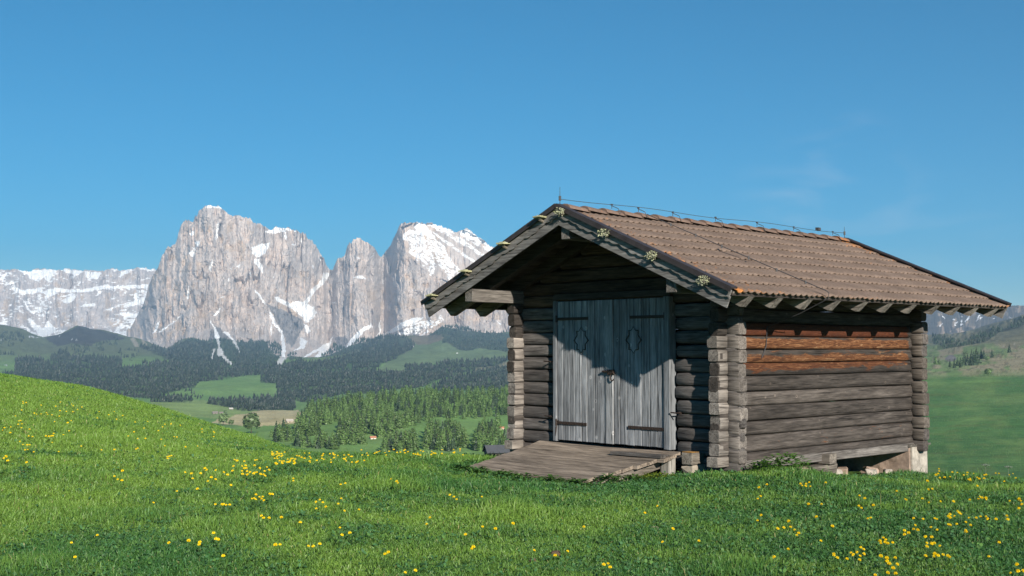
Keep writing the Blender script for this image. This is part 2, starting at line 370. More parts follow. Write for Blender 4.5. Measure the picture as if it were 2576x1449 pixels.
# control lines: picture height of the line against column, distance against column
LINES = [
 (curve([(-800, 1330), (3600, 1330)]), curve([(-800, 190), (1400, 190), (2250, 120), (3600, 120)])),
 (curve([(-800, 1215), (3600, 1215)]), curve([(-800, 380), (1400, 380), (2250, 210), (3600, 210)])),
 (curve([(-800, 1130), (1400, 1130), (2250, 1150), (3600, 1150)]), curve([(-800, 600), (1400, 520), (2250, 320), (3600, 320)])),
 (curve([(-800, 1085), (560, 1082), (640, 1068), (735, 1052), (790, 1032), (880, 1012), (1000, 1000), (1150, 996), (1290, 990), (1500, 985), (2250, 1050), (3600, 1040)]), curve([(-800, 800), (560, 780), (900, 900), (1400, 1000), (2250, 520), (3600, 520)])),
 (curve([(-800, 1066), (560, 1064), (640, 1054), (735, 1044), (790, 1028), (880, 1008), (1000, 996), (1150, 992), (1290, 986), (1500, 981), (2250, 1000), (3600, 985)]), curve([(-800, 1100), (560, 1000), (790, 1400), (1400, 1600), (2250, 700), (3600, 700)])),
 (curve([(-800, 1020), (380, 1012), (520, 1014), (640, 1026), (740, 1034), (880, 1002), (1290, 980), (1500, 975), (2250, 950), (3600, 930)]), curve([(-800, 1500), (700, 1700), (1400, 1800), (2250, 900), (3600, 950)])),
 (curve([(-800, 1010), (380, 1004), (640, 1012), (740, 1014), (880, 996), (1290, 974), (1500, 969), (2250, 925), (3600, 895)]), curve([(-800, 1900), (700, 2000), (1400, 2000), (2250, 1150), (3600, 1200)])),
 (curve([(-800, 955), (700, 950), (1290, 935), (1500, 930), (2250, 890), (2350, 876), (2576, 840), (3600, 780)]), curve([(-800, 2800), (700, 2700), (1400, 2700), (2250, 1900), (3600, 1900)])),
 (curve([(-800, 915), (0, 915), (700, 905), (1290, 885), (1500, 880), (2250, 868), (2350, 855), (2460, 838), (2576, 800), (3600, 720)]), curve([(-800, 3700), (700, 3700), (1400, 3700), (2250, 2700), (3600, 2600)])),
 (curve([(-800, 800)]+z1([(0, 1050), (150, 1080), (280, 1130), (330, 1150), (420, 1140), (520, 1100), (590, 1055), (650, 1065), (750, 1085), (880, 1118), (1000, 1140), (1100, 1165), (1200, 1200), (1290, 1240), (1400, 1170), (1480, 1155), (1600, 1175), (1700, 1150), (1830, 1180), (1900, 1190)])+z2([(30, 1200), (150, 1190), (230, 1290), (400, 1310), (500, 1310), (640, 1285), (750, 1240), (850, 1210), (950, 1180), (1020, 1155), (1150, 1135), (1400, 1125), (1500, 1065), (1700, 1105), (2000, 1115)])+[(1500, 872), (2250, 850), (2400, 838), (2576, 793), (3600, 705)]), curve([(-800, 5600), (400, 5600), (1400, 5400), (2250, 3600), (3600, 3500)])),
]
def terr_r(u, v):
    u = np.asarray(u, float); v = np.asarray(v, float)
    vs_ = np.stack([f(u) for f, g in LINES]); rs_ = np.log(np.stack([g(u) for f, g in LINES]))
    for k in range(1, len(LINES)): vs_[k] = np.minimum(vs_[k], vs_[k-1]-2.5)
    out = np.full(u.shape, rs_[0]); out = np.where(v > vs_[0], rs_[0], out)
    for k in range(len(LINES)-1):
        m = (v <= vs_[k]) & (v > vs_[k+1]); t = (vs_[k]-v)/(vs_[k]-vs_[k+1])
        out = np.where(m, rs_[k]+(rs_[k+1]-rs_[k])*t, out)
    out = np.where(v <= vs_[-1], rs_[-1], out)
    return np.exp(out)
GULLY = [z1(p) for p in ([(1640, 1060), (1690, 1150), (1692, 1220), (1735, 1290), (1795, 1357), (1755, 1345), (1705, 1290), (1665, 1290), (1678, 1220), (1652, 1150)], [(1712, 1100), (1760, 1105), (1790, 1150), (1832, 1210), (1847, 1282), (1818, 1220), (1778, 1170)], [(1640, 1240), (1668, 1230), (1640, 1290), (1632, 1320), (1625, 1300)])]+[z2(p) for p in ([(232, 1060), (270, 1090), (292, 1140), (304, 1230), (308, 1310), (270, 1350), (228, 1348), (262, 1300), (272, 1200)],)]
FOREST = {
 'veil': z1([(1420, 1170), (1500, 1165), (1600, 1185), (1720, 1165), (1830, 1190), (1920, 1190), (2060, 1180), (2060, 1370), (1800, 1360), (1600, 1320), (1440, 1290)]),
 'left': zA([(500, 370), (640, 335), (720, 385), (860, 385), (1000, 395), (1200, 410), (1210, 475), (1290, 500), (1400, 475), (1560, 445), (1700, 435), (1600, 385), (1480, 325), (1400, 295), (1310, 275), (1500, 285), (1640, 315), (1800, 240), (2000, 260), (2100, 270), (2130, 330), (2200, 420), (2290, 460), (2330, 430), (2330, 330), (2400, 285), (2576, 260), (2576, 560), (2400, 570), (2180, 590), (2000, 620), (1900, 680), (1780, 700), (1500, 790), (1300, 790), (1100, 790), (800, 750), (400, 690), (0, 640), (0, 560), (130, 540), (160, 450), (140, 400), (250, 390), (440, 410), (430, 460), (490, 430)]),
 'belt': zA([(1480, 830), (1510, 775), (1620, 765), (1800, 765), (1920, 805), (1900, 825)]),
 'belt2': zA([(2030, 835), (2080, 805), (2240, 795), (2350, 795), (2576, 795), (2640, 800), (2900, 850), (2880, 910), (2576, 918), (2400, 910), (2200, 880), (2100, 860)]),
 'main': zB([(0, 560), (160, 530), (300, 515), (420, 490), (520, 522), (700, 490), (850, 450), (1060, 395), (1020, 330), (1000, 300), (1250, 245), (1480, 250), (1600, 345), (1560, 385), (1450, 430), (1400, 470), (1200, 570), (1190, 610), (1310, 605), (1500, 605), (1490, 570), (1560, 535), (1800, 545), (2000, 510), (2250, 485), (2520, 475), (2620, 470), (2620, 500), (2350, 550), (2200, 590), (2050, 640), (1800, 710), (1700, 760), (1560, 795), (1300, 810), (1260, 850), (1000, 840), (820, 855), (560, 910), (420, 920), (340, 900), (370, 980), (330, 1015), (0, 1010), (0, 880), (170, 870), (160, 740), (0, 720)]),
 'right': zB([(1770, 785), (1770, 745), (2050, 655), (2300, 590), (2530, 565), (2650, 555), (3500, 560), (3700, 780), (2650, 800), (2300, 800), (2000, 800), (1830, 800)]),
 'upper': zB([(1740, 225), (1880, 140), (2100, 150), (2200, 195), (2500, 205), (2620, 230), (3600, 270), (3600, 420), (2620, 410), (2500, 400), (2350, 390), (2270, 355), (2190, 400), (2080, 380), (2000, 345), (1930, 310), (1870, 320), (1890, 240)]),
 'teal': zB([(-120, 280), (0, 295), (150, 295), (225, 300), (205, 430), (160, 520), (0, 560), (-150, 540)]),
 'teal2': zB([(270, 440), (370, 440), (420, 480), (300, 500)]),
 'foot': zB([(690, 400), (760, 330), (900, 375), (1000, 300), (1060, 385), (850, 430), (600, 470)]),
 'rightbelt': zR([(120, 840), (480, 840), (620, 860), (700, 905), (740, 955), (930, 890), (980, 800), (1280, 710), (1400, 630), (1680, 610), (1900, 580), (1990, 450), (2200, 390), (2300, 360), (2300, 440), (2100, 560), (1850, 625), (1650, 700), (1500, 810), (1300, 910), (1200, 965), (900, 1025), (700, 1065), (450, 1085), (300, 1025), (270, 965), (130, 945)]),
}
SPARSE = {
 'c1': zA([(0, 330), (130, 322), (140, 370), (0, 378)]), 'c2': zA([(700, 290), (800, 262), (900, 282), (880, 345), (760, 372), (720, 335)]),
 'c3': zA([(930, 252), (1000, 215), (1160, 212), (1180, 262), (1080, 275), (1000, 330), (960, 290)]), 'c4': zA([(0, 440), (30, 470), (0, 525)]),
 'c5': zA([(0, 120), (120, 130), (250, 190), (200, 280), (80, 262), (0, 240)]), 'c6': zA([(540, 320), (640, 270), (700, 330), (620, 350)]), 'c7': zA([(1160, 330), (1300, 300), (1380, 330), (1300, 430), (1200, 410)]),
 'c8': zA([(1850, 690), (1960, 760), (2040, 735), (2000, 790), (1800, 760)]),
}
def terr_col(u, v, r):
    s = u.shape; n1 = fbm(u/40., v/14., 5, 3); n2 = fbm(u/130., v/40., 4, 8); n3 = fbm(u/12., v/5., 3, 14)
    def C(*c): return np.array(c)[None, :]
    U = u.ravel(); Vv = v.ravel()
    k = lambda a: a.ravel()[:, None]
    green = C(.135, .26, .070); upl = C(.13, .17, .08); tan = C(.17, .15, .075); brown = C(.12, .10, .065)
    c = green+(C(.20, .31, .095)-green)*k(n1)
    up = smooth01(925, 880, v)*smooth01(1500, 1200, u); c = c*(1-k(up))+k(up)*(upl*(.75+.5*k(n3))*(1-.5*k(n2))+brown*.5*k(n2))
    # brown hill under the left wall
    bh = inpoly(u, v, zA([(430, 200), (600, 170), (680, 125), (780, 65), (860, 78), (1050, 130), (1250, 185), (1180, 215), (1000, 215), (900, 260), (700, 240), (560, 260)])); c[bh.ravel()] = (C(.060, .060, .050)*(.6+.8*k(n3)))[bh.ravel()]
    # mown field and pale valley floor
    va = inpoly(u, v, [(520, 1066), (560, 1052), (600, 1040), (660, 1034), (760, 1036), (790, 1046), (740, 1068), (620, 1075)]); c[va.ravel()] = (C(.50, .43, .23)*(.8+.5*k(n1)))[va.ravel()]
    vb = inpoly(u, v, [(380, 1008), (500, 1008), (620, 1020), (660, 1034), (600, 1042), (540, 1056), (460, 1050), (380, 1030)]); c[vb.ravel()] = (C(.25, .34, .11)*(.8+.4*k(n1)))[vb.ravel()]
    md = inpoly(u, v, zB([(1200, 590), (1300, 530), (1450, 440), (1560, 390), (1600, 340), (1480, 250), (1600, 225), (1850, 220), (1890, 300), (2080, 385), (2300, 380), (2520, 410), (2520, 480), (2000, 510), (1560, 535), (1500, 600)]))
    c[md.ravel()] = (C(.155, .215, .095)*(.75+.5*k(n1)))[md.ravel()]
    tb = inpoly(u, v, zB([(1500, 245), (1620, 225), (1850, 210), (1890, 260), (1760, 330), (1620, 340)])); c[tb.ravel()] = (C(.20, .17, .11)*(.75+.5*k(n1)))[tb.ravel()]
    td = inpoly(u, v, zB([(2100, 620), (2280, 560), (2520, 515), (2620, 505), (2620, 550), (2400, 565), (2200, 600)])); c[td.ravel()] = (C(.22, .20, .12)*(.8+.4*k(n1)))[td.ravel()]
    # right-hand slope
    rt = smooth01(1900, 2100, u); rg = C(.075, .17, .050)+(C(.14, .23, .07)-C(.075, .17, .050))*k(smooth01(.35, .75, n2*.5+.5*n1))
    hi = smooth01(955, 925, v); rp = C(.19, .26, .10)*(1-k(smooth01(.42, .58, n1)))+C(.32, .275, .17)*k(smooth01(.42, .58, n1))
    rp = np.where(k(n3) > .62, rp*.65, rp)
    bw = smooth01(880, 858, v); rq = C(.19, .18, .11)*(.65+.7*k(n3))
    st = smooth01(.62, .75, fbm(u/60., (v+u*.04)/5., 3, 41)); rg = rg+(C(.13, .15, .05)-rg)*k(st)*.35
    rr_ = rg*(1-k(hi))+rp*k(hi); rr_ = rr_*(1-k(bw))+rq*k(bw)
    c = c*(1-k(rt))+rr_*k(rt)
    # ground under the woods
    for n_, p in list(FOREST.items()): m = inpoly(u, v, p).ravel(); c[m] = c[m]*.4+C(.022, .036, .020)*.6
    for p in GULLY: m = inpoly(u, v, p).ravel(); c[m] = C(.74, .72, .68)
    # gravel fans and paths
    for p in (zA([(1280, 200), (1330, 205), (1370, 265), (1330, 270)]), zA([(1385, 195), (1410, 200), (1460, 275), (1420, 275)]), zR([(700, 965), (760, 985), (765, 995), (700, 972)]), zR([(800, 865), (910, 915), (905, 928), (795, 875)]), zR([(1900, 1300), (2200, 1240), (2200, 1250), (1900, 1310)]), zR([(1700, 1020), (1810, 1050), (1700, 1030)]), zR([(1970, 985), (2090, 1015), (1970, 995)])):
        m = inpoly(u, v, p).ravel(); c[m] = C(.36, .32, .24)
    for p in (zR([(390, 1330), (470, 1220), (540, 1190), (620, 1230), (670, 1310), (640, 1350), (480, 1360)]),): m = inpoly(u, v, p).ravel(); c[m] = (C(.20, .18, .17)*(.6+.8*k(n3)))[m]
    for p in (z1([(210, 1140), (280, 1155), (320, 1150)]), zA([(0, 215), (70, 190), (0, 225)]), zA([(700, 190), (720, 190), (710, 205)]), zA([(40, 463), (75, 460), (70, 468)]), zA([(575, 180), (600, 178), (590, 186)]), zA([(745, 195), (770, 200), (765, 206)])):
        m = inpoly(u, v, p).ravel(); c[m] = C(.75, .77, .8)
    return c
def build_terrain():
    uu = np.concatenate([np.arange(-800, -40, 20), np.arange(-40, 1300, 2.6), np.arange(1300, 2300, 12), np.arange(2300, 2620, 2.2), np.arange(2620, 3620, 20)])
    T = np.concatenate([np.linspace(0, .3, 30)[:-1], np.linspace(.3, 1, 190)])
    vt = np.minimum(LINES[-1][0](uu), LINES[-2][0](uu)-2.5)
    U, Tt = np.meshgrid(uu, T, indexing='ij'); Vv = 1330+(vt[:, None]-1330)*Tt
    r = terr_r(U, Vv)
    P = px(U, Vv, r); n, m = U.shape
    P[..., 2] += (fbm(P[..., 0]/90, P[..., 1]/90, 4, 61)-.5)*.012*r**.9
    # skirt behind the last line so that the sheet runs in under the mountains
    i = np.arange(n*m).reshape(n, m); Fq = np.stack([i[:-1, :-1], i[1:, :-1], i[1:, 1:], i[:-1, 1:]], -1).reshape(-1, 4)
    o = link('hills', np_mesh('hills', P.reshape(-1, 3), Fq, M['hill'], terr_col(U, Vv, r), True))
    tag(o, 'green and wooded hills and valley pastures between the meadow and the mountains', 'hills', kind='structure')
build_terrain()
def on_terr(u, v):
    r = terr_r(u, v); p = px(u, v, r); p[..., 2] += (fbm(p[..., 0]/90, p[..., 1]/90, 4, 61)-.5)*.012*r**.9; return p, r
# far woods: one sheet of small conifers per wood
def far_wood(name, label, polys, du, dv, hpx, col, seed, drop=.0):
    g = np.random.default_rng(seed); PU = []; PV = []
    for p in polys:
        q = np.array(p); a0, b0 = q.min(0); a1, b1 = q.max(0)
        gu, gv = np.meshgrid(np.arange(a0, a1, du), np.arange(b0, b1, dv)); gu = gu+g.uniform(-.6*du, .6*du, gu.shape); gv = gv+g.uniform(-.6*dv, .6*dv, gv.shape)
        m = inpoly(gu, gv, p)
        for q_ in GULLY: m &= ~(inpoly(gu, gv, q_) | inpoly(gu, gv-5, q_))
        m &= (g.random(gu.shape) > drop) & (fbm(gu/22, gv/9, 3, seed) > .26+drop*.25)
        PU.append(gu[m]); PV.append(gv[m])
    u = np.concatenate(PU); v = np.concatenate(PV); P, r = on_terr(u, v); n = len(u)
    H = hpx*r/F*g.uniform(.6, 1.3, n); Rd = H*g.uniform(.17, .27, n); k = 5; rows = []
    a0 = g.uniform(0, 6.28, n); V = np.empty((n, 3*k+1, 3)); 
    for j, (zz, rr) in enumerate(((.0, .75), (.30, 1.0), (.62, .55))):
        for i in range(k):
            a = a0+i*2*math.pi/k+j*.6; q = rr*Rd*g.uniform(.6, 1.35, n)
            V[:, j*k+i] = P+np.stack([np.cos(a)*q, np.sin(a)*q, H*(zz+g.uniform(-.07, .07, n))], -1)
    V[:, 3*k] = P+np.stack([g.normal(0, .04, n)*H, g.normal(0, .04, n)*H, H], -1)
    T = []
    for j in range(2):
        for i in range(k):
            a, b, c, d = j*k+i, j*k+(i+1) % k, (j+1)*k+i, (j+1)*k+(i+1) % k; T += [(a, b, d), (a, d, c)]
    for i in range(k): T.append((2*k+i, 2*k+(i+1) % k, 3*k))
    Fa = (np.arange(n)[:, None, None]*(3*k+1)+np.array(T)[None]).reshape(-1, 3)
    c = np.array(col)*g.uniform(.6, 1.5, n)[:, None]; C = np.repeat(c[:, None], 3*k+1, 1); C[:, 3*k] *= 1.1
    o = link(name, np_mesh(name, V.reshape(-1, 3), Fa, M['foliage'], C.reshape(-1, 3))); tag(o, label, 'forest', kind='stuff')
    return n
nf = far_wood('spruce_forest', 'broad dark spruce forest covering the slopes below the rocky peaks', [FOREST[k] for k in ('left', 'main')], 4.2, 3.0, 11, (.019, .032, .018), 1)
nf += far_wood('spruce_forest', 'dark wood just behind the green wooded hill, left of the hut corner', [FOREST['right']], 4.2, 3.0, 12, (.019, .032, .018), 2)
nf += far_wood('mountain_forest', 'teal scrub forest at the foot of the pale rock walls', [FOREST[k] for k in ('upper', 'teal', 'teal2', 'foot', 'veil')], 4.2, 2.8, 8, (.021, .042, .023), 3)
nf += far_wood('spruce_belt', 'narrow dark belts of spruce around the pale valley meadow', [FOREST[k] for k in ('belt', 'belt2')], 4.2, 4.0, 13, (.019, .032, .018), 4)
nf += far_wood('hillside_wood', 'belt of dark trees climbing the slope right of the hut', [FOREST['rightbelt']], 4.0, 3.4, 10, (.026, .048, .024), 5, .25)
nf += far_wood('scattered_trees', 'scattered small conifers on the high pasture at the far left', list(SPARSE.values()), 4.2, 3.4, 8, (.026, .045, .024), 6, .45)

far_wood('tussock_grass', 'coarse grass tussocks dotted over the green slope right of the hut', [[(2335, 945), (2600, 930), (2600, 1190), (2335, 1190)]], 3.6, 2.6, 1.9, (.085, .165, .05), 8, .25)
far_wood('heath_scrub', 'low brownish scrub on the upper right slope below the tree belt', [[(2335, 880), (2600, 850), (2600, 945), (2335, 950)]], 5, 3.2, 2.6, (.10, .12, .055), 9, .45)

# ------------------------------------------------------------------ mountains
def poly_mask(u, v, polys, warp=2.2):
    a = (fbm(u/7., v/7., 3, 101)-.5)*2*warp*1.5; b = (fbm(u/7., v/7., 3, 151)-.5)*2*warp*1.5; m = np.zeros(u.shape, bool)
    for p in polys: m |= inpoly(u+a, v+b, p)
    return m
def mountain(name, label, us, sil, vb, rb, rt, offs, snow, seed, rows=260, rock=(.575, .50, .452), rib=1., tans=(), darks=(), sprinkle=.0, holes=(), calm=()):
    top = np.interp(us, *np.array(sil).T); top = top+(fbm(us/11., us*0, 5, seed)-.5)*9*rib+(ridged(us/6., us*0+3, 3, seed)-.5)*7*rib*(fbm(us/40., us*0+7, 2, seed)*1.6)
    t = np.linspace(0, 1, rows)**.9; U, T = np.meshgrid(us, t, indexing='ij'); base = vb(us)[:, None]; V = base+(top[:, None]-base)*T
    # warped vertical ribs and gullies
    wu = U+(fbm(U/40, V/90, 4, seed+1)-.5)*22+(fbm(U/9, V/14, 2, seed+31)-.5)*5
    rel = -(ridged(wu/75, V/260, 3, seed+2)-.5)*150-(fbm(U/22, V/34, 3, seed+32)-.5)*90-(ridged(wu/24, V/170, 3, seed+3)-.5)*80-(ridged(wu/8, V/60, 3, seed+4)-.5)*42-(fbm(U/34, V/16, 4, seed+5)-.5)*26-(fbm(U/4, V/5, 3, seed+6)-.5)*26
    fade = smooth01(0, .22, T)*.75+.25
    rel = rel+smooth01(.78, .93, ridged(wu/34, V/150, 2, seed+41))*smooth01(.42, .58, fbm(U/45, V/40, 2, seed+42))*60
    for p in calm: fade = fade*np.where(inpoly(U, V, p), .35, 1)
    tal = np.where(T < .3, T/.3*.55, .55+(T-.3)/.7*.45)
    r = rb+(rt-rb)*tal+rel*rib*fade+offs(U)*smooth01(.05, .35, T)
    P = px(U, V, r); n, m = U.shape
    # colours
    na = fbm(U/13, V/22, 5, seed+11)[..., None]; nb = fbm(U/60, V/45, 4, seed+12)[..., None]; nc = fbm(U/3.4, V/5.5, 3, seed+13)[..., None]
    c = np.array(rock)*(.76+.26*na+.20*nc)*(1-.10*smooth01(.5, .7, nb)); warmk = smooth01(.50, .70, fbm(U/26, V/40, 4, seed+14))[..., None]; c = c*(1+warmk*np.array([.05, .0, -.05]))
    tn = smooth01(.60, .68, fbm(U/16, V/24, 4, seed+15))*smooth01(.40, .55, fbm(U/90, V/60, 2, seed+16)); 
    for p in tans: tn = np.maximum(tn, inpoly(U, V, p)*smooth01(.34, .55, fbm(U/8, V/14, 4, seed+17)))
    c = c*(1-tn[..., None]*.7)+np.array([.52, .40, .295])*(.75+.5*na)*tn[..., None]*.7
    for p in darks: k = (poly_mask(U, V, [p], 3))[..., None]*1.; c = c*(1-k)+np.array([.25, .23, .22])*(.6+.8*nc)*k
    st = smooth01(.66, .76, ridged(wu/17, V/160, 2, seed+18))[..., None]; c = c*(1-.18*st)
    sm = poly_mask(U, V, snow)
    hl = np.zeros(U.shape, bool)
    for p in holes: hl |= inpoly(U, V, p)
    sm &= ~(hl & (fbm((U+V*.9)/7, (V-U*.6)/3.2, 4, seed+21) > .545))
    if sprinkle: sm |= (fbm(U/9, V/3.5, 4, seed+22)*.6+fbm(U/80, V/50, 2, seed+23)*.4 > 1-sprinkle) & (V > top[:, None]+2)
    c = np.where(sm[..., None], np.array([.93, .935, .94]), c)
    i = np.arange(n*m).reshape(n, m); Fq = np.stack([i[:-1, :-1], i[1:, :-1], i[1:, 1:], i[:-1, 1:]], -1).reshape(-1, 4)
    # back side
    o = link(name, np_mesh(name, P.reshape(-1, 3), Fq, M['rock'], c.reshape(-1, 3), False)); tag(o, label, 'mountain', kind='structure'); return o
sella_sil = [(-900, 690), (-300, 684)]+z1([(0, 625), (130, 620), (230, 635), (300, 622), (450, 622), (500, 617), (620, 628), (720, 635), (800, 635), (850, 615), (950, 632), (1000, 618), (1090, 602), (1200, 622), (1400, 640)])+[(620, 690)]
sella_snow = [z1(p) for p in (
 [(120, 622), (230, 637), (280, 627), (440, 624), (400, 680), (370, 720), (330, 690), (300, 720), (240, 700), (200, 660), (150, 640)], [(455, 624), (500, 619), (620, 630), (640, 650), (580, 670), (520, 650)], [(650, 640), (690, 640), (690, 690), (670, 700)], [(700, 650), (780, 640), (760, 690), (700, 700)],
 [(850, 618), (920, 632), (880, 640)], [(1060, 612), (1095, 604), (1200, 624), (1190, 635), (1090, 622)], [(930, 640), (990, 622), (1040, 625), (960, 660), (920, 690)],
 [(85, 770), (110, 755), (180, 780), (300, 770), (340, 790), (420, 765), (560, 780), (660, 770), (740, 755), (780, 745), (900, 750), (1000, 745), (1140, 740), (1130, 770), (1000, 770), (870, 770), (780, 775), (660, 800), (560, 800), (440, 800), (360, 810), (280, 800), (170, 815), (120, 800)],
 [(735, 830), (750, 790), (790, 790), (770, 810)], [(360, 810), (440, 800), (360, 850)], [(470, 860), (600, 810), (560, 870), (510, 890)], [(610, 915), (640, 895), (730, 885), (725, 915), (660, 905)], [(800, 935), (880, 910), (860, 940)], [(925, 915), (1000, 880), (1100, 840), (1130, 850), (1120, 885), (1020, 905)],
 [(170, 850), (200, 880), (240, 940), (340, 940), (260, 965), (210, 930)], [(0, 690), (50, 640), (60, 660), (20, 710)], [(30, 750), (90, 715), (150, 710), (80, 740)], [(820, 810), (850, 840), (900, 840), (860, 855)], [(340, 945), (385, 945), (380, 962), (350, 962)],
 [(210, 1010), (240, 1005), (280, 1040), (330, 1080), (370, 1020), (410, 1060), (430, 1090), (520, 1095), (430, 1110), (340, 1140), (320, 1155), (280, 1110), (240, 1060)],
 [(860, 1118), (915, 1065), (920, 1072), (880, 1118)], [(945, 1072), (1030, 1105), (985, 1130), (1000, 1105)])]
mountain('mountain', 'long flat-topped rock wall with a snow ledge, far left behind the peaks', np.concatenate([np.arange(-900, -30, 12), np.arange(-30, 640, 1.6)]), sella_sil, lambda u: np.interp(u, [-900, 700], [880, 890]), 9300, 10600, lambda u: 0*u, sella_snow, 300, 200, rock=(.53, .475, .45), rib=.8, sprinkle=.40,
         tans=[z1([(1030, 780), (1130, 800), (1110, 850), (1050, 840)]), z1([(160, 940), (210, 940), (210, 1020), (170, 1010)]), z1([(410, 1000), (440, 1000), (440, 1070), (410, 1060)])])
lk = z1([(1000, 1080), (1100, 900), (1140, 760), (1180, 660), (1215, 610), (1240, 530), (1290, 445), (1345, 440), (1360, 390), (1390, 280), (1430, 245), (1465, 240), (1485, 255), (1500, 205), (1520, 200), (1530, 170), (1580, 140), (1650, 130), (1700, 138), (1730, 170), (1755, 200), (1800, 205), (1850, 215), (1880, 225), (1900, 222)])+z2([(30, 230), (50, 262), (80, 275), (110, 265), (135, 295), (180, 312), (240, 298), (310, 303), (370, 315), (430, 340), (455, 342), (475, 385), (500, 405), (540, 440), (570, 500), (600, 545), (615, 590), (640, 625), (665, 625), (690, 560), (703, 530), (712, 535), (760, 510), (780, 430), (795, 418), (805, 435), (825, 400), (850, 378), (880, 385), (905, 400), (915, 412), (940, 420), (950, 435), (985, 460), (1000, 490), (1020, 515), (1040, 520), (1080, 480), (1110, 440), (1130, 380), (1160, 330), (1185, 270), (1220, 262), (1270, 268), (1300, 262), (1310, 252), (1340, 262), (1380, 278), (1430, 268), (1480, 275), (1550, 310), (1620, 340), (1650, 328), (1690, 310), (1720, 325), (1760, 360), (1800, 385), (1850, 420), (1910, 460), (2000, 530), (2150, 640), (2400, 820), (2700, 950)])
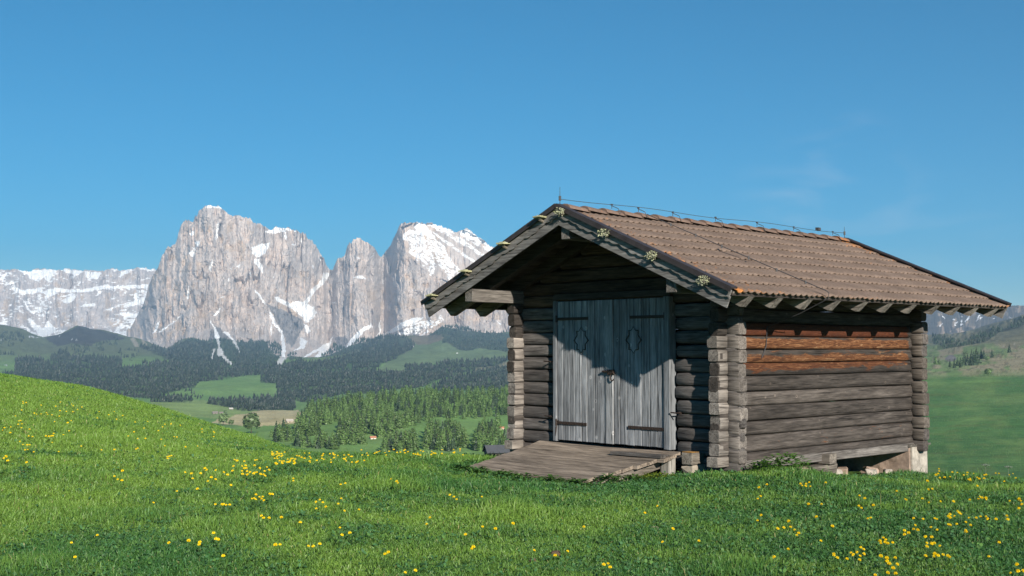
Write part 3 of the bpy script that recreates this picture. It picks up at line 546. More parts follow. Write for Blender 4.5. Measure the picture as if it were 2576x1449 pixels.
lk_snow = [z2(p) for p in (
 [(1290, 270), (1310, 254), (1345, 262), (1380, 280), (1420, 330), (1470, 400), (1520, 450), (1560, 520), (1590, 570), (1640, 620), (1680, 640), (1650, 680), (1610, 650), (1590, 700), (1560, 715), (1540, 660), (1520, 620), (1500, 640), (1470, 560), (1440, 520), (1460, 590), (1440, 660), (1405, 690), (1410, 640), (1380, 600), (1360, 600), (1340, 540), (1310, 560), (1290, 520), (1250, 500), (1260, 450), (1240, 400), (1200, 390), (1215, 345), (1260, 320), (1310, 325), (1290, 300)],
 [(1390, 275), (1470, 275), (1550, 310), (1640, 370), (1720, 430), (1800, 490), (1850, 520), (1830, 540), (1760, 490), (1700, 450), (1640, 420), (1560, 370), (1480, 330)], [(1430, 330), (1500, 370), (1620, 460), (1720, 530), (1790, 580), (1770, 590), (1690, 530), (1600, 470), (1500, 400)],
 [(1640, 335), (1690, 312), (1720, 325), (1780, 370), (1850, 420), (1915, 465), (1890, 500), (1830, 470), (1760, 430), (1690, 390), (1650, 350)],
 [(590, 650), (635, 655), (630, 690), (590, 740), (550, 770), (520, 800), (500, 850), (470, 890), (525, 920), (540, 960), (500, 1010), (460, 1040), (440, 1000), (380, 950), (300, 900), (230, 860), (215, 840), (250, 840), (340, 890), (365, 870), (440, 870), (490, 820), (505, 770), (560, 730), (585, 690)],
 [(440, 1040), (470, 1060), (490, 1100), (470, 1130), (450, 1090)], [(410, 1140), (470, 1170), (440, 1230), (350, 1260), (420, 1210)],
 [(390, 1325), (450, 1290), (540, 1240), (590, 1210), (640, 1180), (670, 1130), (660, 1180), (620, 1260), (560, 1300), (520, 1300), (560, 1250), (480, 1290)], [(755, 1245), (790, 1170), (840, 1120), (880, 1085), (960, 1040), (970, 1060), (900, 1110), (850, 1170), (800, 1215)],
 [(1010, 1060), (1030, 1010), (1030, 1070), (1045, 1090), (1010, 1140), (990, 1140), (1025, 1100)], [(1040, 1130), (1110, 1090), (1180, 1040), (1250, 1010), (1290, 995), (1360, 1000), (1340, 1020), (1280, 1040), (1200, 1080), (1130, 1110)], [(1340, 1130), (1400, 1080), (1460, 1020), (1495, 970), (1520, 1010), (1480, 1040), (1420, 1085), (1370, 1130)],
 [(1150, 1130), (1290, 1040), (1420, 1010), (1450, 1030), (1330, 1120)],
 [(50, 765), (70, 780), (110, 820), (140, 870), (150, 905), (125, 880), (95, 830)], [(175, 945), (200, 970), (230, 1040), (270, 1090), (290, 1140), (300, 1230), (300, 1310), (270, 1345), (235, 1345), (265, 1300), (275, 1200), (265, 1120), (240, 1080), (205, 1040)], [(185, 1040), (200, 1070), (195, 1130)],
 [(40, 460), (120, 420), (130, 430), (185, 415), (160, 480), (110, 520), (80, 540), (50, 500)], [(55, 545), (100, 550), (120, 590), (130, 650), (100, 620), (70, 580)], [(140, 338), (190, 313), (240, 301), (310, 306), (400, 330), (380, 333), (310, 318), (300, 322), (315, 390), (300, 390), (290, 330), (230, 345), (180, 350)],
 [(350, 432), (375, 425), (365, 445)], [(418, 380), (432, 385), (422, 440)], [(510, 590), (522, 592), (515, 625)], [(560, 530), (575, 525), (572, 560)], [(1000, 488), (960, 520), (945, 570), (960, 530)], [(810, 690), (890, 665), (925, 700), (890, 690), (840, 690)], [(1040, 685), (1060, 740), (1050, 735)], [(840, 520), (880, 545), (860, 548)], [(205, 660), (222, 690), (210, 685)], [(25, 650), (40, 640), (35, 690)], [(655, 880), (690, 872), (672, 890)],
 [(1695, 1075), (1720, 1065), (1710, 1088)], [(1920, 1020), (1960, 1045), (1955, 1055)])]+[z1(p) for p in (
 [(1175, 1120), (1200, 1050), (1225, 1020), (1215, 1070), (1195, 1110)], [(1200, 1110), (1300, 1050), (1395, 975), (1380, 1000), (1320, 1045), (1240, 1100)], [(1605, 1010), (1630, 1030), (1665, 1080), (1690, 1150), (1690, 1220), (1730, 1290), (1790, 1355), (1760, 1345), (1710, 1290), (1670, 1290), (1680, 1220), (1655, 1150), (1640, 1060)], [(1710, 1100), (1760, 1105), (1790, 1150), (1830, 1210), (1845, 1280), (1820, 1220), (1780, 1170)],
 [(1653, 400), (1670, 260), (1684, 260), (1670, 390)], [(1450, 350), (1490, 330), (1495, 350), (1470, 370)], [(1500, 410), (1540, 410), (1530, 450), (1510, 450)], [(1455, 490), (1490, 475), (1495, 520), (1475, 530)], [(1605, 610), (1625, 540), (1640, 560), (1625, 650)], [(1810, 600), (1850, 580), (1840, 610)], [(1580, 142), (1650, 131), (1700, 141), (1715, 162), (1660, 145), (1600, 155)], [(1690, 840), (1740, 830), (1720, 842)], [(1640, 980), (1660, 960), (1710, 905), (1690, 940), (1655, 985)], [(1448, 750), (1458, 800), (1447, 855), (1438, 840)], [(1280, 1248), (1390, 1180), (1340, 1212), (1310, 1244)], [(1750, 690), (1765, 700), (1755, 725)], [(1765, 610), (1790, 630), (1775, 635)], [(1480, 455), (1510, 450), (1500, 475)])]
lk_off = curve([(300, 500), (370, 260), (420, 60), (520, -50), (640, 0), (700, 60), (760, 130), (800, 270), (826, 430), (845, 260), (880, 60), (900, 40), (940, 140), (966, 360), (984, 140), (1000, -30), (1060, -70), (1200, 0), (1700, 0)])
mountain('mountain', 'massive pale grey rocky peaks with snow gullies and a snowy slanting summit', np.concatenate([np.arange(318, 1320, 1.35), np.arange(1320, 1800, 8)]), lk, lambda u: np.interp(u, [300, 1800], [960, 960]), 5700, 7300, lk_off, lk_snow, 500, 330, tans=[
  z1([(1150, 700), (1220, 610), (1262, 640), (1230, 760), (1160, 800)]), z1([(1510, 560), (1560, 580), (1555, 730), (1520, 700)]), z1([(1820, 400), (1890, 400), (1880, 560), (1830, 570)]), z1([(1260, 880), (1320, 880), (1300, 950), (1260, 940)]), z1([(1900, 250), (1960, 260), (1950, 350), (1900, 330)]), z1([(1930, 1110), (2006, 1080), (1990, 1150), (1940, 1160)]), z2([(50, 1110), (130, 1090), (120, 1140), (60, 1160)]), z2([(770, 830), (810, 800), (810, 900), (780, 920)]), z2([(1040, 780), (1080, 780), (1060, 920), (1030, 960)]), z2([(640, 740), (670, 740), (660, 790)]), z2([(1580, 960), (1960, 920), (1960, 1010), (1600, 1020)])],
  darks=[z2([(150, 880), (440, 1010), (450, 1060), (400, 1140), (350, 1230), (310, 1180), (250, 1050)]), z2([(690, 1150), (760, 1130), (790, 1160), (740, 1240), (690, 1230)]), z2([(1150, 1120), (1290, 1060), (1350, 1060), (1330, 1140)]), z1([(1600, 1180), (1640, 1040), (1720, 1100), (1840, 1190)])],
  calm=[z2([(1190, 300), (1290, 260), (1500, 275), (1700, 330), (1930, 460), (1800, 640), (1560, 720), (1380, 640), (1230, 500)])], holes=[z2([(1200, 380), (1300, 330), (1480, 400), (1700, 640), (1560, 730), (1400, 700), (1240, 520)]), z2([(1040, 1140), (1500, 980), (1530, 1140), (1300, 1140)]), z2([(1390, 280), (1850, 430), (1860, 560), (1600, 480)])])
rm_sil = [(1500, 850), (1900, 800), (2150, 776), (2250, 770), (2345, 764)]+zR([(900, 60), (1500, 90), (1830, 125), (1900, 105), (2050, 88), (2200, 108), (2500, 140)])+[(2800, 800), (3600, 820)]
rm_snow = [zR(p) for p in ([(330, 320), (355, 330), (360, 360), (415, 385), (400, 400), (345, 385)], [(280, 575), (290, 530), (350, 490), (365, 495), (325, 530), (310, 570)], [(580, 405), (610, 400), (610, 430), (585, 430)], [(605, 545), (620, 520), (655, 530), (640, 550)], [(620, 500), (670, 470), (685, 475), (650, 505)], [(745, 425), (790, 430), (800, 470), (770, 490)], [(755, 505), (795, 510), (800, 545), (765, 555)], [(770, 335), (805, 340), (800, 360)], [(850, 490), (900, 430), (895, 390), (930, 350), (945, 300), (920, 270), (985, 262), (990, 320), (960, 350), (950, 400), (910, 445)], [(1100, 460), (1135, 400), (1155, 330), (1190, 315), (1175, 360), (1150, 420)], [(1185, 415), (1215, 350), (1260, 320), (1230, 370)], [(1475, 400), (1540, 385), (1520, 405)], [(1860, 362), (1960, 378), (1955, 388), (1900, 380)], [(1715, 452), (1750, 448), (1880, 518), (1800, 500)])]
mountain('mountain', 'dark brown mountain with thin snow streaks beyond the eave on the right', np.concatenate([np.arange(1500, 2330, 12), np.arange(2330, 2620, 1.5), np.arange(2620, 3600, 12)]), rm_sil, lambda u: np.interp(u, [1500, 3600], [900, 900]), 4300, 6200, lambda u: 0*u, rm_snow, 700, 150, rock=(.115, .103, .088), rib=.35,
         tans=[zR([(150, 800), (900, 540), (960, 560), (880, 640), (870, 700), (600, 800)])])

# ------------------------------------------------------------------ nearer trees
def make_tree(kind, seed):
    g = random.Random(seed); mb = MB(); tr = MB()
    base = {'larch': (.092, .160, .042), 'spruce': (.042, .075, .034), 'broad': (.12, .18, .07)}[kind]
    n = {'larch': 330, 'spruce': 280, 'broad': 360}[kind]
    for i in range(n):
        if kind == 'broad':
            a = g.uniform(0, 6.283); ph = math.acos(g.uniform(-.75, 1)); q = g.uniform(.5, 1)**.4*(1+.22*math.sin(3*a+seed)*math.sin(2*ph))
            o = Vector((math.cos(a)*math.sin(ph), math.sin(a)*math.sin(ph), math.cos(ph))); c = Vector((o.x*q*.34, o.y*q*.34, .56+.42*o.z*q)); s = g.uniform(.05, .09)
        else:
            z = 1-g.random()**.60*.94; e, wd = (.52, .31) if kind == 'larch' else (.85, .22); w = (1-z)**e*wd
            lobe = .80+.20*math.sin(z*27+seed)+.14*math.sin(3*(a0 := g.uniform(0, 6.283))+z*9+seed); a = a0; q = g.uniform(.55, 1)*lobe
            c = Vector((math.cos(a)*w*q, math.sin(a)*w*q, z-.05*q)); o = Vector((math.cos(a), math.sin(a), .45)).normalized(); s = g.uniform(.035, .062)*(1.2-.6*z)
        nrm = (o+Vector([g.uniform(-.55, .55) for _ in range(3)])).normalized(); t = nrm.orthogonal().normalized(); t = (Matrix.Rotation(g.uniform(0, 6.28), 3, nrm) @ t); b_ = nrm.cross(t)
        k = g.uniform(.6, 1.4)*(.80+.13*(seed//10)); mb.t = tuple(x*k for x in base)
        mb.add([c-t*s*1.1, c+b_*s*.8-nrm*s*.3, c+t*s*1.1-nrm*s*.2, c-b_*s*.8+nrm*s*.2], [(0, 1, 2), (0, 2, 3)])
    tr.t = (.5, .42, .36); tr.tube([(0, 0, -.05), (0, 0, .5), (.005, 0, .93)], .018, 5, .004)
    return mb, tr
TREEM = {}
M['bark'] = plain('tree_bark', (.17, .13, .10), .95, .3, 6)
for kind in ('larch', 'spruce', 'broad'):
    for s in range(4):
        mb, tr = make_tree(kind, 10*s+3); a = mb.build('crown', M['foliage']); b = tr.build('trunk', M['bark'])
        TREEM[kind, s] = (a.data, b.data); bpy.data.objects.remove(a); bpy.data.objects.remove(b)
def tree(kind, name, label, group, P, h, wide=1., cat='tree'):
    s = random.randrange(4); o = bpy.data.objects.new(name, None); COL.objects.link(o); o.location = tuple(P)
    o.rotation_euler = (0, 0, random.uniform(0, 6.28)); o.scale = (h*wide, h*wide, h); tag(o, label, cat, group)
    link('crown', TREEM[kind, s][0], o); link('trunk', TREEM[kind, s][1], o); return o
# wooded hill left of the hut: clearings traced, trees planted on the slope
wood_polys = [z7(p) for p in (
 [(1090, 330), (1110, 300), (1300, 255), (1500, 245), (1700, 205), (1900, 200), (2200, 205), (2470, 195), (2560, 190), (2560, 330), (2420, 350), (2250, 370), (2000, 370), (1900, 400), (1800, 440), (1700, 450), (1600, 470), (1500, 440), (1350, 400), (1200, 430), (1100, 420)],
 [(1010, 440), (1090, 395), (1190, 430), (1200, 480), (1120, 500), (1040, 490)], [(1310, 440), (1420, 420), (1500, 450), (1500, 560), (1330, 560)], [(1530, 440), (1700, 440), (1690, 490), (1580, 510)],
 [(1940, 470), (2100, 440), (2210, 480), (2200, 560), (2080, 590), (1900, 575)], [(2260, 510), (2300, 430), (2420, 420), (2390, 480), (2480, 520), (2480, 580), (2260, 580)], [(1620, 580), (1700, 540), (1850, 520), (1860, 600), (1640, 610)], [(1130, 560), (1240, 540), (1330, 545), (1320, 590), (1180, 590)], [(1020, 540), (1130, 545), (1130, 580), (1030, 575)], [(860, 500), (960, 470), (1010, 530), (900, 540)])]
wood_gaps = [z7(p) for p in ([(1800, 270), (1870, 235), (1880, 270), (1820, 300)], [(1190, 440), (1310, 400), (1320, 430), (1250, 500), (1180, 510)], [(1560, 340), (1640, 330), (1620, 365)], [(1720, 340), (1780, 335), (1750, 365)], [(1700, 470), (1900, 400), (1940, 430), (1760, 500)])]
def plant_wood():
    g = np.random.default_rng(12); pts = []
    for p in wood_polys:
        q = np.array(p); a0, b0 = q.min(0); a1, b1 = q.max(0)
        gu, gv = np.meshgrid(np.arange(a0, a1, 10.5), np.arange(b0, b1, 6.4)); gu = gu+g.uniform(-5, 5, gu.shape); gv = gv+g.uniform(-3, 3, gv.shape)
        m = inpoly(gu, gv, p)
        for z in wood_gaps: m &= ~inpoly(gu, gv, z)
        m &= g.random(gu.shape) > .03
        pts += list(zip(gu[m], gv[m]))
    pts.sort(key=lambda p: -p[1])
    near, rest = pts[:296], pts[296:]
    gu, gv = np.meshgrid(np.arange(1300, 1760, 13), np.arange(985, 1075, 8)); gu = gu+g.uniform(-5, 5, gu.shape); gv = gv+g.uniform(-3, 3, gv.shape); mm = fbm(gu/60, gv/30, 3, 5) > .45
    rest = rest+list(zip(gu[mm], gv[mm]))             # the wood goes on behind the hut
    for u, v in near:
        v2 = v+6; P, r = on_terr(np.array([u]), np.array([v2])); k = 'spruce' if g.random() < .34 else 'larch'
        h = g.uniform(23, 35)*(1+.30*smooth01(1010, 1100, v))*r[0]/F*(1.0 if k == 'larch' else .95)
        lab = ('light green larch in the wood on the hill left of the hut' if k == 'larch' else 'dark narrow spruce among the paler larches on the hill left of the hut')
        tree(k, k+'_tree', lab, ('larches' if k == 'larch' else 'spruces')+' of the wooded hill', P[0], h, g.uniform(1.05, 1.4))
    if rest:                                          # the small ones towards the crest
        Vs = []; Fs = []; Cs = []; b = 0
        for u, v in rest:
            P, r = on_terr(np.array([u]), np.array([v+6])); k = 'spruce' if g.random() < .32 else 'larch'; me = TREEM[k, g.integers(4)][0]
            n = len(me.vertices); c = np.empty(n*3); me.vertices.foreach_get('co', c); c = c.reshape(-1, 3); h = g.uniform(20, 30)*r[0]/F; a = g.uniform(0, 6.28)
            c = np.stack([c[:, 0]*math.cos(a)-c[:, 1]*math.sin(a), c[:, 0]*math.sin(a)+c[:, 1]*math.cos(a), c[:, 2]], -1)*np.array([h*1.2, h*1.2, h])+P[0]
            cc = np.empty(n*4); me.color_attributes['col'].data.foreach_get('color', cc); f = np.empty(len(me.polygons)*3, np.int32); me.loops.foreach_get('vertex_index', f)
            Vs.append(c); Cs.append(cc.reshape(-1, 4)[:, :3]); Fs.append(f.reshape(-1, 3)+b); b += n
        o = link('larch_wood', np_mesh('larch_wood', np.concatenate(Vs), np.concatenate(Fs), M['foliage'], np.concatenate(Cs))); tag(o, 'light green larch wood along the crest of the hill left of the hut', 'wood', kind='stuff')
    return len(pts)
nw = plant_wood()
def one_tree(kind, name, u, v, hpx, label, group=None, wide=1.):
    P, r = on_terr(np.array([float(u)]), np.array([float(v)])); return tree(kind, name, label, group, P[0], hpx*r[0]/F, wide)
(bu, bv), (cu, cv), (du_, dv_) = z7([(727, 492), (536, 440), (590, 440)])
one_tree('broad', 'round_tree', bu, bv, 50, 'round bushy tree standing alone just beyond the mound slope', None, 1.25)
one_tree('broad', 'round_tree', cu, cv, 30, 'smaller round tree left of the lone bushy tree', None, 1.2)
one_tree('broad', 'round_tree', du_, dv_, 14, 'tiny bush between the two round trees', None, 1.4)
for (x, y), h in zip(z7([(900, 520), (935, 520), (865, 515), (975, 540)]), (36, 24, 22, 34)): one_tree('spruce' if h > 30 else 'larch', 'pointed_tree', x, y, h, 'pointed conifer between the lone bushy tree and the wooded hill', 'conifers left of the wooded hill')
for (x, y), h in zip(zR([(190, 1420), (270, 1430)]), (22, 16)): one_tree('larch', 'larch_tree', x, y, h, 'larch on the green slope close beside the hut rear corner', 'larches close beside the rear corner', 1.1)
for (x, y), h in zip(zR([(520, 1500), (620, 1510), (690, 1480), (760, 1500), (830, 1460), (860, 1400), (920, 1440), (1000, 1460), (1010, 1350), (1060, 1400), (1110, 1440), (1120, 1310), (1160, 1380), (1230, 1315), (1290, 1315)]), (20, 24, 22, 26, 26, 28, 30, 32, 28, 34, 32, 27, 30, 25, 22)):
    one_tree('spruce', 'slope_tree', x, y, h, 'dark conifer in the group on the upper right slope', 'tree group on the right slope', 1.15)
for (x, y), h, lab in zip(zR([(1475, 1300), (1870, 1190), (1370, 1340), (900, 1190), (840, 1200)])+zQ([(740, 200)]), (20, 21, 13, 7, 6, 18), ('lone conifer at the right end of the tree group on the slope', 'lone dark tree high on the right slope near the picture edge', 'small bush just right of the slope tree group', 'tiny bush above the slope tree group', 'tiniest bush above the slope tree group, left of another', 'dark round bush alone below the tree group on the right slope')): one_tree('broad' if h < 19 else 'spruce', 'lone_tree' if h > 15 else 'bush', x, y, h, lab, None, 1.3)

# ------------------------------------------------------------------ far huts
M['farroof'] = plain('far_roof', (1, 1, 1), .8, .12, 2); M['farwall'] = plain('far_wall', (1, 1, 1), .8, .12, 2)
def far_hut(u, v, wpx, label, roofc, wallc, r=None, rz=.4):
    P, rr = on_terr(np.array([float(u)]), np.array([float(v)])); rr = rr[0]; P = P[0]
    if r is not None: rr = r; P = px(u, v, r)
    w = wpx*rr/F; o = empty('mountain_cabin', tuple(P), rz, label, 'cabin'); a = w*.5; b = w*.36; h = w*.26
    wl = MB(); wl.t = wallc; wl.box(-a, a, -b, b, -h*.6, h); wl.prism([(-b, h), (b, h), (0, h+b*.62)], -a, a); wl.build('wall', M['farwall'], o)
    rf = MB(); rf.t = roofc
    for s in (-1, 1):
        n = Vector((0, s*.53, .85)); p0 = Vector((0, 0, h+b*.66)); p1 = Vector((0, s*b*1.25, h-b*.13))
        V = [Vector((x, 0, 0))+p+n*t for t in (0, w*.03) for p in (p0, p1) for x in (-a*1.12, a*1.12)]
        rf.add(V, [(0, 1, 3, 2), (4, 6, 7, 5), (0, 4, 5, 1), (2, 3, 7, 6), (0, 2, 6, 4), (1, 5, 7, 3)])
    rf.build('roof', M['farroof'], o)
    dr = MB(); dr.t = (.05, .04, .035); dr.box(-w*.07, w*.07, -b-.02*w, -b+.01*w, -h*.3, h*.45); dr.build('door', M['farwall'], o)
    return o
gw = (.22, .19, .17)
far_hut(541, 1038, 12, 'small weathered cabin left of its twin on the valley knoll', gw, gw); far_hut(556, 1038, 9, 'smaller weathered cabin right of its twin, next to a dark bush', gw, gw)
one_tree('broad', 'bush', 567, 1040, 9, 'dark bush right beside the two cabins on the valley knoll', None, 1.5)
far_hut(581, 1030, 9, 'tiny cabin with a pale roof at the edge of the spruce belt', (.55, .52, .48), gw); far_hut(728, 1065, 16, 'cabin with a pale flat roof at the end of the mown field', (.42, .38, .33), (.35, .3, .26))
far_hut(938, 1104, 14, 'white-walled cabin with an orange roof in a clearing of the larch wood', (.45, .20, .12), (.6, .56, .5)); far_hut(1262, 1077, 12, 'cabin with an orange roof just left of the hut corner post', (.45, .20, .12), (.55, .45, .36))
far_hut(*zB([(1567, 360)])[0], 5, 'white cabin speck at the forest edge below the snowy peak', (.7, .7, .7), (.7, .7, .7)); far_hut(*zB([(2030, 417)])[0], 4, 'white cabin speck in the middle of the high green pasture', (.7, .7, .7), (.7, .7, .7))
far_hut(1252, 1151, 60, 'dark slate roof of a barn showing just over the meadow edge by the hut', (.07, .075, .085), (.12, .10, .09), 150, .25)

# ------------------------------------------------------------------ the hut
L, Wd, OF, OB, EV = 4.69, 3.837, 1.035, 1.224, .854
ZR, ZE = 3.28, 2.093; YR = Wd/2; SL = (ZR-ZE)/(YR+EV); TH = math.atan(SL); ct, st_ = math.cos(TH), math.sin(TH)
hut = empty('log_hut', (HX0, HY0, 0), HROT, 'weathered log hut with a brown tiled gable roof and grey double doors', 'hut')
def zroof(y): return ZR-abs(y-YR)*SL
def log(mb, axis, a0, a1, c, z0, z1_, t=.15, tint=(1, 1, 1), warm=0, red=0, rnd=.055, W_=None, endr=0, wob=.006, e=.50):
    """hewn log along axis; c = centre in the other horizontal axis"""
    z1_ = z1_-.004; h = z1_-z0; n = max(2, int(abs(a1-a0)/.22)); prof = []; hw, hh = t/2, h/2
    for k in range(16):
        a = 2*math.pi*(k+.5)/16; cx, cz = math.cos(a), math.sin(a)
        prof.append((math.copysign(abs(cx)**e, cx)*hw, math.copysign(abs(cz)**e, cz)*hh))
    V = []; Fs = []; xs = [a0+(a1-a0)*i/n for i in range(n+1)]
    rows = [(x, 1.) for x in xs]
    if endr: rows = [(a0, 1-.45*endr), (a0+.035*endr, 1-.12*endr)]+rows[1:-1]+[(a1-.035*endr, 1-.12*endr), (a1, 1-.45*endr)]
    else: rows = [(a0, .93), (a0+.008, 1)]+rows[1:-1]+[(a1-.008, 1), (a1, .93)]
    ph = random.uniform(0, 50)
    for x, s in rows:
        w1 = (math.sin(x*2.3+ph)+math.sin(x*5.1+ph*2))*wob*.5; w2 = math.sin(x*1.7+ph*3)*wob*.5
        for p, q in prof:
            pp = c+(p+w1)*s*(1 if not endr else 1); zz = z0+hh+w2+q*s+random.uniform(-.0015, .0015)
            V.append((x, pp, zz) if axis == 'x' else (pp, x, zz))
    m = len(rows)
    for i in range(m-1):
        for k in range(16): Fs.append((i*16+k, i*16+(k+1) % 16, (i+1)*16+(k+1) % 16, (i+1)*16+k))
    Fs += [tuple(range(16)), tuple((m-1)*16+k for k in range(16))]
    mb.t = tint; mb.add(V, Fs)
    if W_ is not None: W_[0].extend([warm]*len(V)); W_[1].extend([red]*len(V))
def tn(a=.8, b=1.25, warm=0): k = random.uniform(a, b); return (k*(1+warm), k, k*(1-warm))
def setw(o, W_):
    for n, w in zip(('warm', 'red'), W_):
        a = o.data.attributes.new(n, 'FLOAT', 'POINT'); a.data.foreach_set('value', np.array(w, np.float32))
def smooth_auto(o, ang=40):
    me = o.data; me.polygons.foreach_set('use_smooth', np.ones(len(me.polygons), bool))
    try: me.set_sharp_from_angle(angle=R(ang))
    except Exception: pass
# front and rear walls (logs run across), left and right walls (logs run along)
fz = [.062+.177*k for k in range(-1, 13)]
def gable_wall(x, front):
    mb = MB()
    for k in range(len(fz)-1):
        z0, z1_ = fz[k]+random.uniform(-.006, .006), fz[k+1]
        d = random.uniform(.13, .19); tint = tn(.85, 1.25, random.uniform(0, .04))
        if z0 > 1.9: tint = tuple(a*b for a, b in zip(tint, (.78, .58, .42)))  # browner gable logs, with the overhang's shade darkened into their tint
        if front and z1_ < 2.10:
            a = random.uniform(.30, .34); b = random.uniform(.29, .34)
            log(mb, 'y', 2.985-random.uniform(0, .03), Wd+d, x, z0, z1_, .16, tint, endr=.0 if z1_ < .1 else .8, wob=.008)
            log(mb, 'y', -d, .84+random.uniform(-.02, .03), x, z0, z1_, .16, tn(.9, 1.3), endr=.0 if z1_ < .1 else .8, wob=.008)
            if z1_ < .2: log(mb, 'y', .8, 3.0, x+.01, z0, .11, .14, tint)
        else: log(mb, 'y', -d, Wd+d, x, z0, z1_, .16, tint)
    z = fz[-1]
    while z < ZR-.42:
        y = (ZR-.20-z-.16)/SL; log(mb, 'y', YR-y-.12, YR+y+.12, x, z, z+.177, .15, tuple(a*b for a, b in zip(tn(.8, 1.2), (.75, .54, .38)))); z += .177  # gable top: brown tint, again darkened for the shade under the roof
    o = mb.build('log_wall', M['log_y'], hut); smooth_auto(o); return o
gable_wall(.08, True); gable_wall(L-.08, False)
sz = [-.01, .115, .33, .505, .70, .88, 1.078, 1.243, 1.413, 1.580, 1.752, 1.93, 2.10]
WARM = {9: (.66, 1), 8: (.62, 0), 7: (.50, 0), 6: (.54, .45), 0: (.1, 0), 1: (.36, .3)}
def side_wall(y, right):
    mb = MB(); W_ = ([], [])
    for k in range(len(sz)-1):
        z0, z1_ = sz[k], sz[k+1]; a = random.uniform(.14, .19); b = random.uniform(.13, .17); wm, rd = WARM.get(k, (.25, 0)) if right else (0, 0)
        g = (.80 if k in (4, 2, 1, 0) else .56)*random.uniform(.88, 1.1); tint = (g*1.0, g, g)
        if k == 0: a = .235
        log(mb, 'x', -a if k else -.16, L+b, y, z0, z1_, .155 if k % 2 else .15, tint, wm, rd, W_=W_, wob=.007)
    V = np.array(mb.v); w = np.array(W_[0]); r_ = np.array(W_[1])
    for k in range(len(sz)-1):
        m = (V[:, 2] >= sz[k]-.004) & (V[:, 2] <= sz[k+1]+.004) & (np.abs(w-WARM.get(k, (.25, 0))[0]) < 1e-4); f = (V[:, 2]-sz[k])/(sz[k+1]-sz[k]); xx = V[:, 0]/L
        if k == 8: w[m] = (.46+.32*smooth01(.9, .6, f))[m]
        if k == 7: w[m] = (.36+.38*np.exp(-((f-.22)/.24)**2)+.08*xx)[m]
        if k == 6: w[m] = (.38+.38*smooth01(.2, .6, f)*(1-.5*smooth01(.25, .8, xx)))[m]
    w[(V[:, 0] < .06) | (V[:, 0] > L-.16)] = 0
    o = mb.build('log_wall', M['log_x'], hut); setw(o, (w, r_)); smooth_auto(o); return o
side_wall(.078, True); side_wall(Wd-.078, False)
# grey weathered log-end blocks on the corners (slightly proud of the crossing logs)
def corner(cx, cy, name):
    mb = MB()
    for k in range(1, 10):                           # ends of the logs running along x, sticking out in front
        z0 = .10+.1655*(k-1)+random.uniform(-.01, .01); h = random.uniform(.150, .166)
        if z0+h > 1.68: break
        g = random.uniform(1.15, 1.9)*(1.3 if cy > 1 else 1); log(mb, 'x', -.16-random.uniform(0, .045), .02, cy, z0, z0+h, .163, (g, g*.98, g*.95), wob=.004, e=.30)
    g = 1.8; log(mb, 'x', -.225, .0, cy, -.035, .095, .175, (g, g*.97, g*.92), wob=.002, e=.18)
    o = mb.build('log_ends', M['grey_x'], hut); smooth_auto(o)
corner(0, .078, ''); corner(0, Wd-.078, '')
mb = MB()
for k in range(0, 10):                               # ends of the front logs sticking out past the right wall
    z0 = .0+.1775*k+random.uniform(-.008, .008); g = random.uniform(1.0, 1.7)
    log(mb, 'y', -.155-random.uniform(0, .03), .02, .082, z0, z0+.168, .17, (g, g*.97, g*.94), wob=.004, e=.30)
o = mb.build('log_ends', M['grey_y'], hut); smooth_auto(o)
mb = MB()
for k in range(0, 10):
    z0 = .06+.1775*k+random.uniform(-.008, .008); g = random.uniform(.75, 1.15)
    log(mb, 'y', -.16-random.uniform(0, .03), .02, L-.08, z0, z0+.168, .17, (g*1.03, g*.97, g*.9), wob=.004, e=.30)
o = mb.build('log_ends', M['grey_y'], hut); smooth_auto(o)
mb = MB(); mb.box(.17, L-.17, .17, Wd-.17, .02, .06); mb.build('floor', M['grey_x'], hut)
# sill board along the right wall
mb = MB(); mb.t = (1.25, 1.25, 1.25); mb.box(.17, 4.70, -.012, .02, -.10, .018, .003); mb.build('sill_board', M['grey_x'], hut, bevel=.006)
# roof: boarding, rafters, tiles
def slope_pt(x, side, d, off):
    """d = distance down the slope from the ridge, off = height above the roof plane; side -1 is the right slope"""
    y = YR+side*(d*ct+off*st_); return (x, y, ZR-d*st_+off*ct)
SLEN = (YR+EV)/ct
mb = MB()
for side in (-1, 1):
    nb = 22
    for i in range(nb):
        d0, d1 = SLEN*i/nb+.002, SLEN*(i+1)/nb-.004; mb.t = tn(.4, .75)
        V = [slope_pt(x, side, d, o_) for o_ in (-.078, -.056) for d in (d0, d1) for x in (-OF+.03, L+OB-.03)]
        mb.add(V, [(0, 2, 3, 1), (4, 5, 7, 6), (0, 1, 5, 4), (2, 6, 7, 3), (0, 4, 6, 2), (1, 3, 7, 5)])
mb.build('roof_boarding', M['log_x'], hut)
for me_o in [o for o in hut.children if o.name.startswith('roof_boarding')]: setw(me_o, ([0]*len(me_o.data.vertices), [0]*len(me_o.data.vertices)))
M['roof_wood'] = M['dark_y']
def rafter(x, side, front=False):
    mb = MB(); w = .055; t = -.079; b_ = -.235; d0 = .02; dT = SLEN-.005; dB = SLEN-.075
    dm = SLEN-.62                                     # upper timber coloured darker to deepen the roof's shade; open tails bleached
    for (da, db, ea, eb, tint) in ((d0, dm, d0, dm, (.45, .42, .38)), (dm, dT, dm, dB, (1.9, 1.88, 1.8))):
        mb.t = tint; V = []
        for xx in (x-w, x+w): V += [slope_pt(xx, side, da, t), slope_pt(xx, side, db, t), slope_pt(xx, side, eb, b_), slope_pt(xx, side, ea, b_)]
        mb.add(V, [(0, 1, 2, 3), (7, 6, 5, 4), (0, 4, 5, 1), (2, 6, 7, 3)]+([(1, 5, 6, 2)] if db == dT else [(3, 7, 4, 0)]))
    mb.build('rafter', M['grey_y'], hut)
